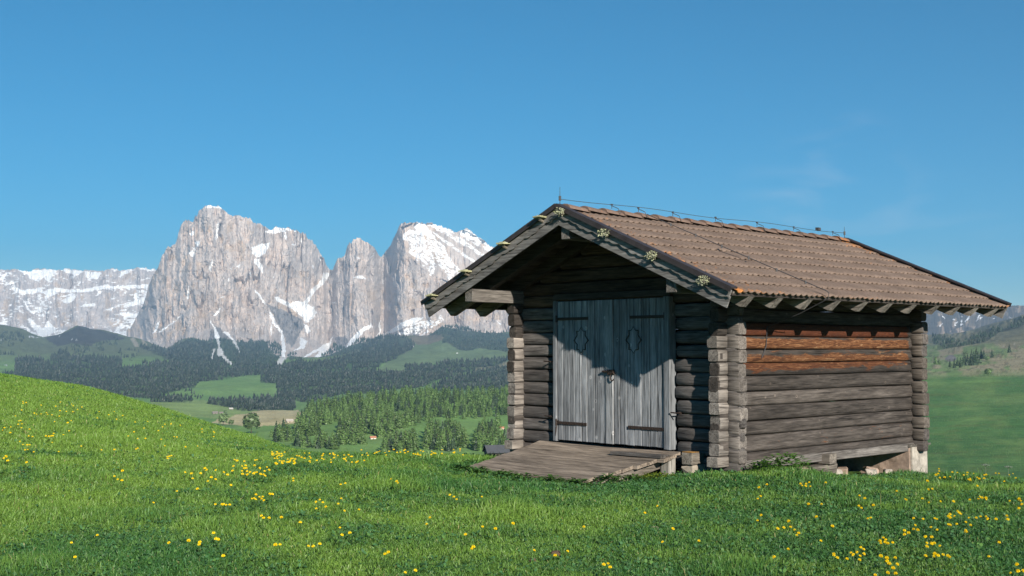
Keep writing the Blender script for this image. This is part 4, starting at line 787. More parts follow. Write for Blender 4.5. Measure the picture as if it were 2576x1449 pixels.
RX = [-.62, -.04, .59, 1.22, 1.87, 2.50, 3.14, 3.79, 4.40, 4.97, 5.62]
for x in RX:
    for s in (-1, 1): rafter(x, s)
# eave board under the tile ends
for s in (-1, 1):
    mb = MB(); mb.t = (1.2, 1.2, 1.15)
    V = [slope_pt(x, s, d, o_) for o_ in (-.085, -.030) for d in (SLEN-.035, SLEN-.012) for x in (-OF+.05, L+OB-.02)]
    mb.add(V, [(0, 2, 3, 1), (4, 5, 7, 6), (0, 1, 5, 4), (2, 6, 7, 3), (0, 4, 6, 2), (1, 3, 7, 5)]); mb.build('eave_board', M['grey_x'], hut)
# purlins carried past the front
for y, z, w, h, x1 in ((YR-.08, 2.84, .15, .17, L+.5), (.078, 2.085, .16, .18, L+.9), (Wd-.078, 2.085, .16, .18, L+.9)):
    mb = MB(); mb.t = (1.25, 1.25, 1.22); mb.box(-.99, x1, y-w/2, y+w/2, z, z+h, .004); mb.build('purlin', M['grey_x'], hut, bevel=.008)
def tiles():
    PW = .117; nx = int(round((L+OF+OB-.09)/PW)); x0 = -OF+.05; x1 = L+OB-.01; nc = 9; ce = SLEN/nc*1.0
    sub = 8; cols = nx*sub+1; xs = np.linspace(x0, x1, cols); ph = (xs-x0)/(x1-x0)*nx
    prof = .011*np.cos(ph*2*math.pi)+.003*np.cos(ph*4*math.pi)
    V = []; Fs = []; Lc = []; Cc = []
    for side in (-1, 1):
        for c in range(nc):
            d0 = ce*c; d1 = min(ce*(c+1)+.035, SLEN+.03); b = len(V); dd = [d0, d0+(d1-d0)*.35, d0+(d1-d0)*.7, d1-.006, d1, d1-.004]
            jit = {}
            for j, d in enumerate(dd):
                q = (d-d0)/ce; up = -.026+.022*min(q, 1)
                for i in range(cols):
                    tix = min(int(ph[i]), nx-1); 
                    if tix not in jit: jit[tix] = (random.uniform(-.004, .004), random.uniform(-.010, .010))
                    ja, jd = jit[tix]
                    o_ = up+prof[i]-.010+ja*q; dj = d+jd*(1 if j > 2 else 0)
                    if j == 5: o_ -= .010
                    V.append(slope_pt(xs[i], side, dj, o_))
                    ed = min((xs[i]-x0), (x1-xs[i])); gd = SLEN-d; l = .15*math.exp(-ed/.25)+.07*math.exp(-gd/.12)+.28*math.exp(-max(x1-xs[i], 0)/.5)*math.exp(-d/.7)+.14*math.exp(-(xs[i]-x0)/.55)
                    Lc.append(l); w = .92+.16*((tix*37+c*91) % 17)/17; Cc.append((w, w, w) if j < 3 else (w*1.45, w*1.42, w*1.36))
            for j in range(len(dd)-1):
                for i in range(cols-1):
                    a = b+j*cols+i; f = (a, a+1, a+cols+1, a+cols); Fs.append(f if side == 1 else f[::-1])
    me = np_mesh('roof_tiles', np.array(V), np.array(Fs), M['tile'], np.array(Cc), True, {'lich': Lc})
    o = link('roof_tiles', me, hut)
    try: me.set_sharp_from_angle(angle=R(50))
    except Exception: pass
def tile_mat():
    m, nt, b = mat('brown_roof_tile')
    n = noise(nt, coords(nt, (1, 1, 1)), 2.2, 5, .65); f = noise(nt, coords(nt, (1, 1, 1)), 38, 4, .7)
    c = ramp(nt, n, [(.3, (.128, .094, .077)), (.7, (.182, .136, .112))]); c = mix(nt, .6, c, ramp(nt, f, [(.3, (.6, .6, .6)), (.7, (1.3, 1.28, 1.25))]), 'MULTIPLY')
    lf = math_(nt, 'ADD', noise(nt, coords(nt, (1, 1, 1)), 9, 6, .72), attr(nt, 'lich', 'Fac'))
    c = mix(nt, ramp(nt, lf, [(.66, (0, 0, 0)), (.84, (.85, .85, .85))]), c, (.40, .155, .035))
    pale = ramp(nt, noise(nt, coords(nt, (1, 1, 1)), 16, 5, .75), [(.64, (0, 0, 0)), (.72, (.7, .7, .7))]); c = mix(nt, pale, c, (.30, .26, .20))
    c = mix(nt, 1, c, attr(nt, 'col'), 'MULTIPLY'); nt.links.new(c, b.inputs['Base Color']); b.inputs['Roughness'].default_value = .8
    bump(nt, b, f, .5, .006); return m
M['tile'] = tile_mat(); tiles()
# ridge tiles
mb = MB(); LI = []; nr = 19; x0, x1 = -OF+.10, L+OB-.02
for i in range(nr):
    a = x0+(x1-x0)*i/nr; b = a+(x1-x0)/nr+.05; k = 9; ra, rb_ = .105, .09; k2 = random.uniform(.9, 1.1); mb.t = (k2*1.05, k2*.97, k2*.94); V = []
    zc_ = ZR-.035
    for x, r_ in ((a, ra), (a+.012, ra+.004), (b, rb_)):
        for j in range(k):
            an = math.pi*(.02+.96*j/(k-1)); V.append((x, YR+math.cos(an)*r_*1.15, zc_+math.sin(an)*r_*.72-(.02 if r_ == rb_ else 0)))
    Fs = []
    for q in range(2):
        for j in range(k-1): Fs.append((q*k+j, q*k+j+1, (q+1)*k+j+1, (q+1)*k+j))
    Fs.append(tuple(range(k))); mb.add(V, Fs); LI += [.30*math.exp(-(x1-a)/.5)+.05]*len(V)
o = mb.build('ridge_tiles', M['tile'], hut); a = o.data.attributes.new('lich', 'FLOAT', 'POINT'); a.data.foreach_set('value', np.array(LI, np.float32)); smooth_auto(o, 35)
# bargeboards with a scalloped upper board, flashing, pegs with lichen
for xb, sgn in ((-OF, -1), (L+OB, 1)):
    for side in (-1, 1):
        mb = MB(); n = 150; top = -.012; g = 1.0
        up = []; lo = []
        for i in range(n+1):
            d = SLEN*i/n; wv = .019*abs(math.sin(d*math.pi/.15+.5*math.sin(d*3)))+.012*math.sin(d*math.pi*2/.45); up.append((d, top)); lo.append((d, -.108-wv))
        for (A, B, xa, xc_, tint) in ((up, lo, xb, xb+sgn*.024, (1.45, 1.52, 1.56)), ([(d, -.09) for d, q in up], [(d, -.228) for d, q in up], xb+sgn*-.020, xb-sgn*.001, (1.3, 1.37, 1.42))):
            mb.t = tint; V = []
            for (d, p), (d2, q) in zip(A, B):
                dd = min(d, SLEN-.001); V += [slope_pt(xa, side, dd, p), slope_pt(xc_, side, dd, p), slope_pt(xa, side, d2, q), slope_pt(xc_, side, d2, q)]
            V = [(x, (min(y, YR-.001) if side == -1 else max(y, YR+.001)), z) for x, y, z in V]
            Fs = []
            for i in range(n):
                a = 4*i; Fs += [(a+1, a+5, a+7, a+3), (a, a+2, a+6, a+4), (a, a+4, a+5, a+1), (a+2, a+3, a+7, a+6)]
            Fs += [(0, 1, 3, 2), (4*n, 4*n+2, 4*n+3, 4*n+1)]; mb.add(V, Fs)
        mb.build('bargeboard', M['grey_y'], hut)
        mb = MB(); e0, e1 = sorted((xb+sgn*.062, xb-sgn*.055))
        V = [slope_pt(x, side, d, o_) for o_ in (.012, .034) for d in (.0, SLEN+.02) for x in (e0, e1)]
        mb.add(V, [(0, 2, 3, 1), (4, 5, 7, 6), (0, 1, 5, 4), (2, 6, 7, 3), (0, 4, 6, 2), (1, 3, 7, 5)])
        f0, f1 = sorted((xb+sgn*.062, xb+sgn*.051)); V = [slope_pt(x, side, d, o_) for o_ in (-.03, .0115) for d in (.0, SLEN+.02) for x in (f0, f1)]
        mb.add(V, [(0, 2, 3, 1), (4, 5, 7, 6), (0, 1, 5, 4), (2, 6, 7, 3), (0, 4, 6, 2), (1, 3, 7, 5)])
        mb.build('verge_flashing', M['flash'], hut)
def lichen_clump(seed, rx=.065, rz=.035):
    g = random.Random(seed); mb = MB()
    for i in range(150):
        a = g.uniform(0, 6.28); q = g.random()**.5; c = Vector((g.uniform(-1, .3)*.05, math.cos(a)*q*rx, math.sin(a)*q*rz-(.03*g.random() if g.random() < .3 else 0))); s = g.uniform(.007, .013); k = g.uniform(.7, 1.25); mb.t = (k, k, k*g.uniform(.8, 1.05))
        p = [c+Vector([g.uniform(-s, s) for _ in range(3)]) for _ in range(5)]; mb.add(p, [(0, 1, 2), (0, 2, 3), (0, 3, 4), (1, 3, 4), (1, 2, 4)])
    return mb
PEGS = [(1.80, -1), (1.02, -1), (.255, -1), (-.515, -1), (2.18, 1), (2.89, 1), (3.68, 1), (4.42, 1)]
for i, (y, side) in enumerate(PEGS):
    z = zroof(y)-.030; mb = MB(); g = (1.5, 1.45, 1.25); mb.t = g
    mb.tube([(-OF+.01, y, z-.055), (-OF-.10, y-.005, z-.015)], .017, 7, .021); p = mb.build('peg', M['grey_x'], hut)
    if side == 1:
        mb = MB(); mb.t = (.95, .9, .75); mb.box(-OF-.16, -OF-.03, y-.075, y+.06, z+.004, z+.022, .006); c = mb.build('lichen', M['lichen'], p); lc = lichen_clump(i, .06, .012)
        lc.t = (1, 1, 1); oo = lc.build('lichen', M['lichen'], p); oo.location = (-OF-.08, y, z+.022)
    else:
        oo = lichen_clump(i, .085, .048).build('lichen', M['lichen'], p); oo.location = (-OF-.085, y, z+.0)
# doors
mb = MB(); mb.t = (.82, .84, .86); mb.box(-.075, .06, .865, .965, .12, 2.10, .002); mb.build('door_frame', M['grey_z'], hut, bevel=.006)
mb = MB(); mb.t = (.8, .82, .85); mb.box(-.072, .06, 2.93, 2.995, .12, 2.10, .002); mb.build('door_frame', M['grey_z'], hut, bevel=.006)
mb = MB(); mb.t = (.55, .5, .45); mb.box(-.06, .06, .86, 3.0, 2.105, 2.19, .003); mb.build('lintel', M['log_y'], hut, bevel=.006)
def star(cy, cz_, s, x, mb_):
    P = [(0, 1.), (.30, .72), (.62, .72), (.58, .40), (1, 0), (.58, -.32), (.62, -.70), (.28, -.72), (0, -1.), (-.28, -.72), (-.62, -.70), (-.58, -.32), (-1, 0), (-.58, .40), (-.62, .72), (-.30, .72)]
    n = len(P); o_ = [(cy+a*.142, cz_+b*.185) for a, b in P]; i_ = [(cy+a*.126, cz_+b*.170) for a, b in P]
    V = [(x, a, b) for a, b in o_]+[(x, a, b) for a, b in i_]+[(x+.01, a, b) for a, b in o_]+[(x+.01, a, b) for a, b in i_]
    for k in range(n):
        q = (k+1) % n; 
    mb_.add(V, [f for k in range(n) for f in ((k, (k+1) % n, n+(k+1) % n, n+k), (k, 2*n+k, 2*n+(k+1) % n, (k+1) % n), (n+k, n+(k+1) % n, 3*n+(k+1) % n, 3*n+k))])
def leaf(y0, y1, hy0, hy1, hlo0, hlo1, right):
    mb = MB(); n = 8; xs = [y0+(y1-y0)*i/n for i in range(n+1)]
    for i in range(1, n): xs[i] += random.uniform(-.015, .015)
    for i in range(n):
        k = random.uniform(.86, 1.16); mb.t = (k*.99, k, k*1.02); a = -.048+random.uniform(-.003, .003)
        if right and i == n-1: a = -.068; mb.t = (1.1, 1.1, 1.1)
        mb.box(a, .0, xs[i]+.004, xs[i+1]-.004, .135+random.uniform(0, .006), 2.085, .001)
    d = mb.build('door', M['grey_z'], hut, bevel=.007)
    mb = MB(); mb.box(-.012, .012, y0, y1, .14, 2.08); mb.build('backing', M['flash'], d)
    for z, a, b in ((1.84, hy0, hy1), (.38, hlo0, hlo1)):
        mb = MB(); e = b if right is False else a
        mb.prism([(a, z-.020), (b, z-.020), (b, z+.020), (a, z+.020)], -.064, -.054)
        for q in np.linspace(a+.06, b-.06, 4): mb.tube([(-.070, q, z), (-.05, q, z)], .009, 6)
        pin = b+.012 if not right else a-.012
        mb.tube([(-.062, pin, z-.045), (-.062, pin, z+.05)], .014, 7); 
        if z < 1: mb.tube([(-.066, pin-.005, z-.05), (-.068, pin+.006, z-.19)], .011, 5, .007); mb.box(-.062, -.05, min(pin, pin-.05), max(pin, pin-.05), z-.02, z+.03)
        mb.build('hinge', M['iron'], d)
    cy = 2.452 if not right else 1.49
    mb = MB(); mb.t = (1.2, 1.2, 1.2); star(cy, 1.535, 1, -.062, mb); mb.build('carved_outline', M['dark_y'], d)
    mb = MB(); k = 1.15; mb.t = (k, k, k*1.03); q = .05
    mb.prism([(cy-q, 1.40), (cy, 1.345), (cy+q, 1.40), (cy+q, 1.68), (cy, 1.725), (cy-q, 1.68)], -.060, -.050); mb.build('carved_diamond', M['grey_z'], d)
    return d
leaf(1.985, 2.925, 2.32, 2.92, 2.35, 2.925, False); dr = leaf(.97, 1.995, .965, 1.55, .93, 1.59, True)
mb = MB(); mb.box(-.095, -.05, 1.83, 1.94, 1.07, 1.14, .003); mb.box(-.10, -.052, 1.90, 2.03, 1.10, 1.125); mb.tube([(-.10, 1.835+.035*math.cos(a), 1.045+.055*math.sin(a)) for a in np.linspace(-2.6, 2.6, 14)], .010, 6); mb.build('padlock', M['iron'], dr, bevel=.004)
for y, z, w in ((3.08, 1.24, .14), (3.07, .465, .13), (.745, .60, .17)):
    mb = MB(); mb.tube([(-.005-.09, y-w/2, z-.003), (-.095, y+w/2, z+.004)], .010, 6); mb.tube([(-.095, y, z), (-.0, y, z)], .009, 6); mb.build('iron_pin', M['iron'], hut)
mb = MB(); mb.t = (1.6, 1.55, 1.4); mb.box(-.23, .3, .385, .555, -.03, .125, .006); mb.build('floor_beam', M['grey_x'], hut, bevel=.012)
mb = MB(); mb.t = (.95, .5, .2); mb.box(-.226, -.08, .392, .548, .126, .130); mb.build('beam_lichen', M['lichen'], hut)
# lightning conductor
mb = MB(); zt = ZR+.105
pts = [(x, YR, zt+.012*math.sin(x*2.2)) for x in np.linspace(-OF+.03, L+OB-.03, 24)]; mb.tube(pts, .004, 5)
for x in (.0, .55, 1.3, 2.3, 3.35, 4.35, 5.5):
    mb.tube([(x, YR, ZR+.05), (x, YR, zt+.008)], .005, 5); mb.tube([(x, YR, ZR+.09), (x+.02, YR-.10, ZR+.045), (x+.03, YR-.135, ZR-.03)], .005, 5); mb.box(x-.012, x+.012, YR-.012, YR+.012, zt-.010, zt+.010)
mb.box(5.02, 5.10, YR-.03, YR+.03, zt-.01, zt+.04, .006)
dn = [slope_pt(.60+.22*q, -1, .10+(SLEN-.08)*q, .055) for q in np.linspace(0, 1, 9)]; mb.tube(dn, .006, 5)
for q in np.linspace(.15, .9, 6): p = Vector(slope_pt(.60+.22*q, -1, .10+(SLEN-.08)*q, .03)); mb.tube([p, p+Vector((0, 0, .045))], .013, 5)
e = Vector(dn[-1]); mb.tube([e, e+Vector((0, -.035, -.03)), e+Vector((-.005, -.03, -.10)), e+Vector((.0, .40, -.28)), (.835, -.006, 1.70), (.80, -.012, 1.45), (.70, -.012, 1.30)], .006, 5)
lc = mb.build('lightning_conductor', M['wire'], hut)
for x, h in ((-OF+.03, .15), (L+OB-.05, .11)):
    mb = MB(); mb.tube([(x, YR, ZR+.02), (x, YR, zt+h)], .006, 6, .003); mb.tube([(x, YR, zt-.03), (x, YR, zt+.03)], .017, 7); mb.build('lightning_rod', M['wire'], lc)
# rear stone footing
def rough_block(mb, x0, x1, y0, y1, z0, z1_, j=.02, n=(5, 8, 4)):
    def grid(f, a, b):
        V = []; Fs = []
        for i in range(a+1):
            for k in range(b+1): p = Vector(f(i/a, k/b)); e = fbm(np.array([p.x*5+p.z*3]), np.array([p.y*5+p.z*4]), 3, 71)[0]-.5; V.append(p+Vector((e, e*.8, e*.5))*j*2)
        for i in range(a):
            for k in range(b): q = i*(b+1)+k; Fs.append((q, q+1, q+b+2, q+b+1))
        mb.add(V, Fs)
    A, B, C_ = n
    for x in (x0, x1): grid(lambda s, t: (x, y0+(y1-y0)*s, z0+(z1_-z0)*t), B*3, C_*3)
    for y in (y0, y1): grid(lambda s, t: (x0+(x1-x0)*s, y, z0+(z1_-z0)*t), A*3, C_*3)
    grid(lambda s, t: (x0+(x1-x0)*s, y0+(y1-y0)*t, z1_), A*3, B*3)
mb = MB(); rough_block(mb, 4.36, 4.86, -.02, Wd, -1.0, -.03, .022); mb.build('stone_footing', M['pinkstone'], hut)
mb = MB(); rough_block(mb, 4.40, 4.845, -.055, -.024, -1.0, -.035, .016, (5, 1, 4)); mb.build('plaster_face', M['plaster'], hut)
mb = MB(); mb.t = (1.1, 1.1, 1.05); mb.box(4.34, 4.95, -.06, Wd, -.028, .0, .004); mb.build('sill_beam', M['grey_y'], hut)
# rear-side supports, each its own thing
def hutthing(name, label, cat, mbs, matn, bevel=.01, group=None, part=None):
    o = mbs.build(name, M[matn], None, bevel=bevel); o.location = (HX0, HY0, 0); o.rotation_euler = (0, 0, HROT); return tag(o, label, cat, group)
mb = MB(); mb.t = (1.35, 1.3, 1.2); mb.box(2.05, 2.22, -.14, .6, -.135, .0, .006); hutthing('support_beam', 'squared beam end sticking out under the middle of the hut side', 'beam', mb, 'grey_y')
mb = MB(); mb.t = (1.25, 1.2, 1.1); mb.box(1.72, 2.30, -.10, .25, -.265, -.14, .012); hutthing('timber_block', 'thick short plank lying under the protruding beam end', 'block', mb, 'grey_x')
mb = MB(); mb.t = (1, 1, 1); mb.box(1.45, 1.71, -.02, .3, -.33, -.16, .03); hutthing('support_stone', 'reddish flat stone left of the plank under the hut side', 'stone', mb, 'pinkstone', .02)
mb = MB(); mb.box(1.95, 2.35, -.05, .35, -.45, -.27, .03); hutthing('support_stone', 'low grey stone beneath the plank under the hut side', 'stone', mb, 'stone', .02)
mb = MB(); mb.t = (.8, .78, .72); mb.box(-.22, .1, .36, .58, -.16, -.045, .03); hutthing('support_stone', 'flat pale stone under the beam end right of the ramp', 'stone', mb, 'stone', .02)
g = random.Random(5)
for i in range(5):
    x, y = 2.7+i*.33, .06+g.uniform(-.05, .25); X_, Y_ = hut2w(x, y); z = float(ground_z(X_, Y_)); s = g.uniform(.05, .11)
    mb = MB(); mb.box(-s, s, -s*.8, s*.8, -s*.3, s*.9, s*.35); o = mb.build('rubble_stone', M['pinkstone' if i % 2 else 'stone'], None, bevel=s*.2); place(o, (X_, Y_, z+.03), g.uniform(0, 3)); tag(o, 'small rubble stone in the dark gap under the raised hut side', 'stone', 'rubble stones under the hut side')
# wooden ramp in front of the doors
rp = empty('wooden_ramp', (HX0, HY0, 0), HROT, 'broad ramp of worn brown planks leading up to the hut doors', 'ramp')
mb = MB(); nbd = 8; z_hi, z_lo, xl, xh = .108, -.155, -1.56, -.085
for i in range(nbd):
    f0, f1 = i/nbd, (i+1)/nbd; x0, x1 = xh+(xl-xh)*f0-.005, xh+(xl-xh)*f1+.003; dz0, dz1 = random.uniform(-.004, .008), random.uniform(-.010, .002)
    zz = lambda x: z_hi+(z_lo-z_hi)*(xh-x)/(xh-xl); yr = .62+.36*f1+random.uniform(-.05, .05); yl = 3.22-.10*f0+random.uniform(-.03, .03)
    if i == 1: yr -= .02
    k = random.uniform(.85, 1.15); mb.t = (k, k*.98, k*.95); n = 12; V = []; Fs = []
    for q in range(n+1):
        y = yr+(yl-yr)*q/n; sag = -.016*math.sin(math.pi*q/n)+random.uniform(-.003, .003)
        wv = .004*math.sin(q*1.7+i*2); V += [(x0+wv, y, zz(x0)+sag+dz0), (x1+wv, y, zz(x1)+sag+dz1), (x1, y, zz(x1)+sag-.045), (x0, y, zz(x0)+sag-.045)]
    for q in range(n): a = 4*q; Fs += [(a, a+1, a+5, a+4), (a+1, a+2, a+6, a+5), (a+2, a+3, a+7, a+6), (a+3, a, a+4, a+7)]
    Fs += [(0, 3, 2, 1), (4*n, 4*n+1, 4*n+2, 4*n+3)]; mb.add(V, Fs)
mb.build('deck', M['deck'], rp)
mb = MB(); mb.t = (.95, .95, .95); mb.box(-.46, -.27, .70, 1.55, .048, .082, .004); mb.build('loose_plank', M['grey_y'], rp)
for y in (.90, 2.0, 3.05):
    mb = MB(); mb.t = (1.5, 1.42, 1.28); s = (z_lo-z_hi)/(xl-xh); V = []
    for yy in (y-.05, y+.05): V += [(xh-.02, yy, z_hi-.062), (xl+.10, yy, z_lo-.062+.02), (xl+.10, yy, z_lo-.16), (xh-.02, yy, z_hi-.17)]
    mb.add(V, [(0, 1, 2, 3), (7, 6, 5, 4), (0, 4, 5, 1), (1, 5, 6, 2), (2, 6, 7, 3), (3, 7, 4, 0)]); mb.build('stringer', M['grey_x'], rp)
mb = MB(); mb.t = (1.2, 1.1, .95); mb.box(-.30, -.16, .70, .84, -.25, .045, .006); mb.build('post', M['grey_z'], rp, bevel=.008)

# ------------------------------------------------------------------ plants by the hut
def leafy(n, spread, h, base, seed, size=(.02, .045)):
    g = random.Random(seed); mb = MB()
    for i in range(n):
        a = g.uniform(0, 6.28); q = g.random()**.6; c = Vector((math.cos(a)*q*spread, math.sin(a)*q*spread, h*g.uniform(.15, 1)*(1-.45*q*q)))
        o = Vector((math.cos(a), math.sin(a), g.uniform(-.3, .5))).normalized(); t = Vector((-o.y, o.x, 0)); s = g.uniform(*size); k = g.uniform(.65, 1.4); mb.t = tuple(x*k for x in base)
        up = Vector((0, 0, 1)); mb.add([c-o*s, c+t*s*.6+up*s*.15, c+o*s, c-t*s*.6+up*s*.15], [(0, 1, 2), (0, 2, 3)])
    return mb
def plant(name, label, hx, hy, n, spread, h, base, seed, group=None, size=(.02, .045)):
    X_, Y_ = hut2w(hx, hy); o = leafy(n, spread, h, base, seed, size).build(name, M['grass']); place(o, (X_, Y_, float(ground_z(X_, Y_)))); return tag(o, label, 'plant', group)
plant('nettle_clump', 'bright green leafy clump under the hut side near the front corner', .62, -.42, 420, .30, .24, (.085, .19, .035), 1)
plant('nettle_clump', 'smaller leafy clump right against the corner log ends', .18, -.36, 160, .16, .15, (.075, .17, .03), 2)
plant('moss_patch', 'yellow green moss patch at the right end of the ramp', -.62, .62, 420, .30, .09, (.16, .22, .025), 3, None, (.012, .025))
for i, (hx, hy) in enumerate([(-1.75, 3.0), (-1.78, 2.6), (-1.72, 2.2), (-1.76, 1.75), (-1.74, 1.35), (-1.68, 1.0), (-1.30, .80), (-.95, .72), (-1.2, 3.45), (-.7, 3.6)]):
    plant('broadleaf_weed', 'broad leaved weed growing along the edge of the plank ramp', hx, hy, random.randint(60, 130), random.uniform(.12, .22), random.uniform(.08, .13), (.060, .135, .028), 20+i, 'weeds along the ramp edge')
def umbel(u, label, r, hh):
    X_, Y_, _ = px(u, 1180, r); z = float(ground_z(X_, Y_)); o = empty('umbel_flower', (X_, Y_, z), 0, label, 'flower'); mb = MB(); mb.t = (.16, .20, .13)
    mb.tube([(0, 0, 0), (.004, 0, hh*.85)], .004, 5); mb.build('stem', M['grass'], o); mb = MB(); mb.t = (.20, .25, .19)
    for k in range(14):
        a = k*2.4; q = .055*(k/14)**.5; e = Vector((math.cos(a)*q, math.sin(a)*q, hh-.012*(q/.055)**2)); mb.tube([(.004, 0, hh*.85), e], .0015, 4); mb.tube([e-Vector((0, 0, .004)), e+Vector((0, 0, .005))], .010, 6)
    mb.build('flower_head', M['grass'], o)
umbel(2479, 'pale umbrella-shaped flower head, left of the two at the right meadow edge', 18.9, .23); umbel(2536, 'pale umbrella-shaped flower head, right of the two at the right meadow edge', 18.9, .22)

# ------------------------------------------------------------------ yellow flowers
z8 = zc(.36258, 2600, 1500); zL = zc(.46584, 0, 1500)
FL = z8([(435,467),(475,485),(503,485),(520,470),(532,452),(532,492),(675,457),(135,472),(68,502),(52,585),(48,610),(85,770),(42,818),(512,656),(667,658),(1012,580),(997,678),(1022,700),(1065,605),(1367,537),(1655,437),(1655,520),(1692,518),(1120,670),(1100,795),(1088,805),(735,868),(340,823),(290,890),(217,888),(230,897),(366,880),(376,905),(435,940),(407,957),(336,1082),(205,1163),(640,1012),(585,780),(767,1130),(772,1150),(802,1175),(945,1130),(968,1148),(985,1118),(1005,1160),(985,1190),(907,1178),(1042,1138),(1042,1080),(1033,1097),(1235,983),(1203,1010),(1245,1020),(1280,1003),(1275,1040),(1210,1035),(1325,1028),(1213,1162),(1253,1172),(1357,1178),(1297,1208),(1280,1228),(1370,1238),(1320,1273),(1283,1305),(1153,1333),(1363,1328),(1455,910),(1458,930),(1460,952),(1525,902),(1540,868),(1565,905),(1702,880),(1740,906),(1655,970),(1692,970),(1640,1033),(1665,1035),(1685,1045),(1715,1030),(1650,1062),(1775,1057),(1655,1153),(1718,1165),(1733,1135),(1772,1153),(1805,1142),(1828,1147),(1865,1163),(2265,1165),(1540,797),(1618,800),(1708,797),(1743,805),(1858,755),(1858,780),(1870,790),(1917,775),(1945,730),(1960,745),(1975,758),(1842,862),(1872,857),(1918,857),(2012,836),(2025,910),(2030,925),(2082,862),(2120,793),(2138,777),(2072,790),(2210,780),(2237,806),(2300,803),(2398,773),(2416,806),(2142,588),(2140,608),(2163,600),(2200,603),(2215,620),(2060,622),(1775,637),(1618,612),(1650,646),(1470,622),(1455,615),(2447,630),(2505,615),(2530,610),(2545,632),(2565,663),(2520,700),(2338,1028),(2518,1228),(2503,1297),(2442,1327),(2570,1310),(1885,637),(2150,483),(2120,490)])
FL += zL([(30,175),(47,160),(58,192),(190,205),(202,75),(220,78),(205,110),(185,115),(170,75),(250,128),(147,50),(340,10),(362,12),(380,10),(602,85),(435,125),(848,112),(752,115),(1008,107),(1240,165),(1255,160),(1270,155),(1242,177),(1195,35),(1290,15),(1310,18),(1020,30),(1078,28),(950,12),(850,310),(880,330),(912,338),(895,268),(1367,282),(1420,285),(1435,290),(1480,288),(1412,323),(1565,315),(1595,327),(1545,343),(1520,250),(1522,260),(1607,265),(1648,278),(1812,248),(1837,270),(1800,268),(1875,288),(1935,290),(1987,260),(1948,268),(1717,268),(1705,373),(1468,398),(1320,418),(1133,503),(1600,515),(1635,515),(1665,518),(1690,520),(1715,520),(1900,445),(1915,460),(1928,475),(1945,460),(1905,478),(1890,468),(1948,485),(1858,477),(2003,440),(2018,442),(2165,325),(2175,342),(2362,482),(2345,548),(2395,500),(1942,600),(1955,612),(1985,615),(2220,648),(2530,745),(2520,694),(2075,813),(2055,820),(2290,822),(2337,827),(2370,813),(1587,728),(1610,770),(1635,775),(1472,795),(1480,815),(1403,790),(1265,803),(522,805),(552,913),(732,743),(1662,905),(2533,368),(2557,360),(2540,472),(2500,512),(2548,565)])
FL += [(985,1205),(995,1210),(1000,1215),(800,1262),(905,1282),(820,1275),(1075,1318),(1085,1300),(1140,1250),(1150,1255),(1133,1245),(1215,1250),(1290,1317),(1340,1385),(1400,1395),(1425,1387),(1515,1420),(1530,1418),(1543,1425),(1190,1375),(1180,1380),(1020,1440),(1040,1435),(967,1395),(978,1388),(1165,1345),(1245,1330),(1470,1325),(1655,1272),(1625,1290),(1690,1330),(1670,1365),(1760,1360),(1210,1325),(880,1340),(705,1300),(755,1315)]
fr = np.random.default_rng(3)
def band(n, x0, x1, y0, y1): return z7(list(zip(fr.uniform(x0, x1, n), fr.uniform(y0, y1, n))))
FL += band(16, 860, 960, 612, 648)+band(20, 870, 1040, 650, 695)+band(38, 1030, 1520, 615, 690)+band(46, 1480, 2200, 590, 640)+band(20, 560, 850, 640, 780)
FL += [(x, y) for x, y in zip(fr.normal(60, 60, 26), fr.normal(1075, 25, 26))]+[(x, 985+.17*x+y) for x, y in zip(fr.uniform(20, 560, 45), fr.exponential(30, 45))]+[(x, y) for x, y in zip(fr.uniform(2350, 2570, 30), fr.normal(1195, 9, 30))]
def hit(u, v, dz):
    r = np.linspace(6.5, 44, 900); P = px(u, v, r); g_ = ground_z(P[:, 0], P[:, 1])+dz; k = np.nonzero(P[:, 2] < g_)[0]
    return None if len(k) == 0 else (P[k[0], 0], P[k[0], 1], r[k[0]])
def bloom_mesh(seed):
    g = random.Random(seed); mb = MB(); n = 7
    for ring, (rad, z0, z1_, k) in enumerate(((.62, .0, .85, .92), (1., -.35, .55, 1.08))):
        for i in range(n):
            a = (i+.5*ring)*2*math.pi/n; w = .62; d = Vector((math.cos(a), math.sin(a), 0)); t = Vector((-d.y, d.x, 0)); mb.t = (.90*k, .70*k*g.uniform(.92, 1.04), .012)
            mb.add([d*rad*.25+Vector((0, 0, -.75)), d*rad+t*w*.5*rad+Vector((0, 0, z0)), d*rad*.72+Vector((0, 0, z1_)), d*rad-t*w*.5*rad+Vector((0, 0, z0))], [(0, 1, 2), (0, 2, 3)])
    mb.t = (.85, .60, .01); mb.add([Vector((math.cos(a)*.55, math.sin(a)*.55, .35)) for a in np.linspace(0, 6.28, 7)[:-1]]+[Vector((0, 0, .6))], [(i, (i+1) % 6, 6) for i in range(6)])
    return mb
def stem_mesh(seed):
    g = random.Random(seed); mb = MB(); mb.t = (.06, .12, .03); mb.tube([(0, 0, 0), (.06, .02, .5), (0, 0, 1)], .018, 4, .010)
    for i in range(4):
        a = g.uniform(0, 6.28); d = Vector((math.cos(a), math.sin(a), 0)); t = Vector((-d.y, d.x, 0)); z = g.uniform(.1, .55); mb.t = (.045, .105, .025); mb.add([Vector((0, 0, z)), d*.14+t*.06+Vector((0, 0, z+.1)), d*.27+Vector((0, 0, z+.02)), d*.14-t*.06+Vector((0, 0, z+.1))], [(0, 1, 2, 3)])
    return mb
BM = []; SM = []
for s in range(4):
    a = bloom_mesh(s).build('bloom', M['petal']); b = stem_mesh(s).build('flower_stem', M['grass']); BM.append(a.data); SM.append(b.data); bpy.data.objects.remove(a); bpy.data.objects.remove(b)
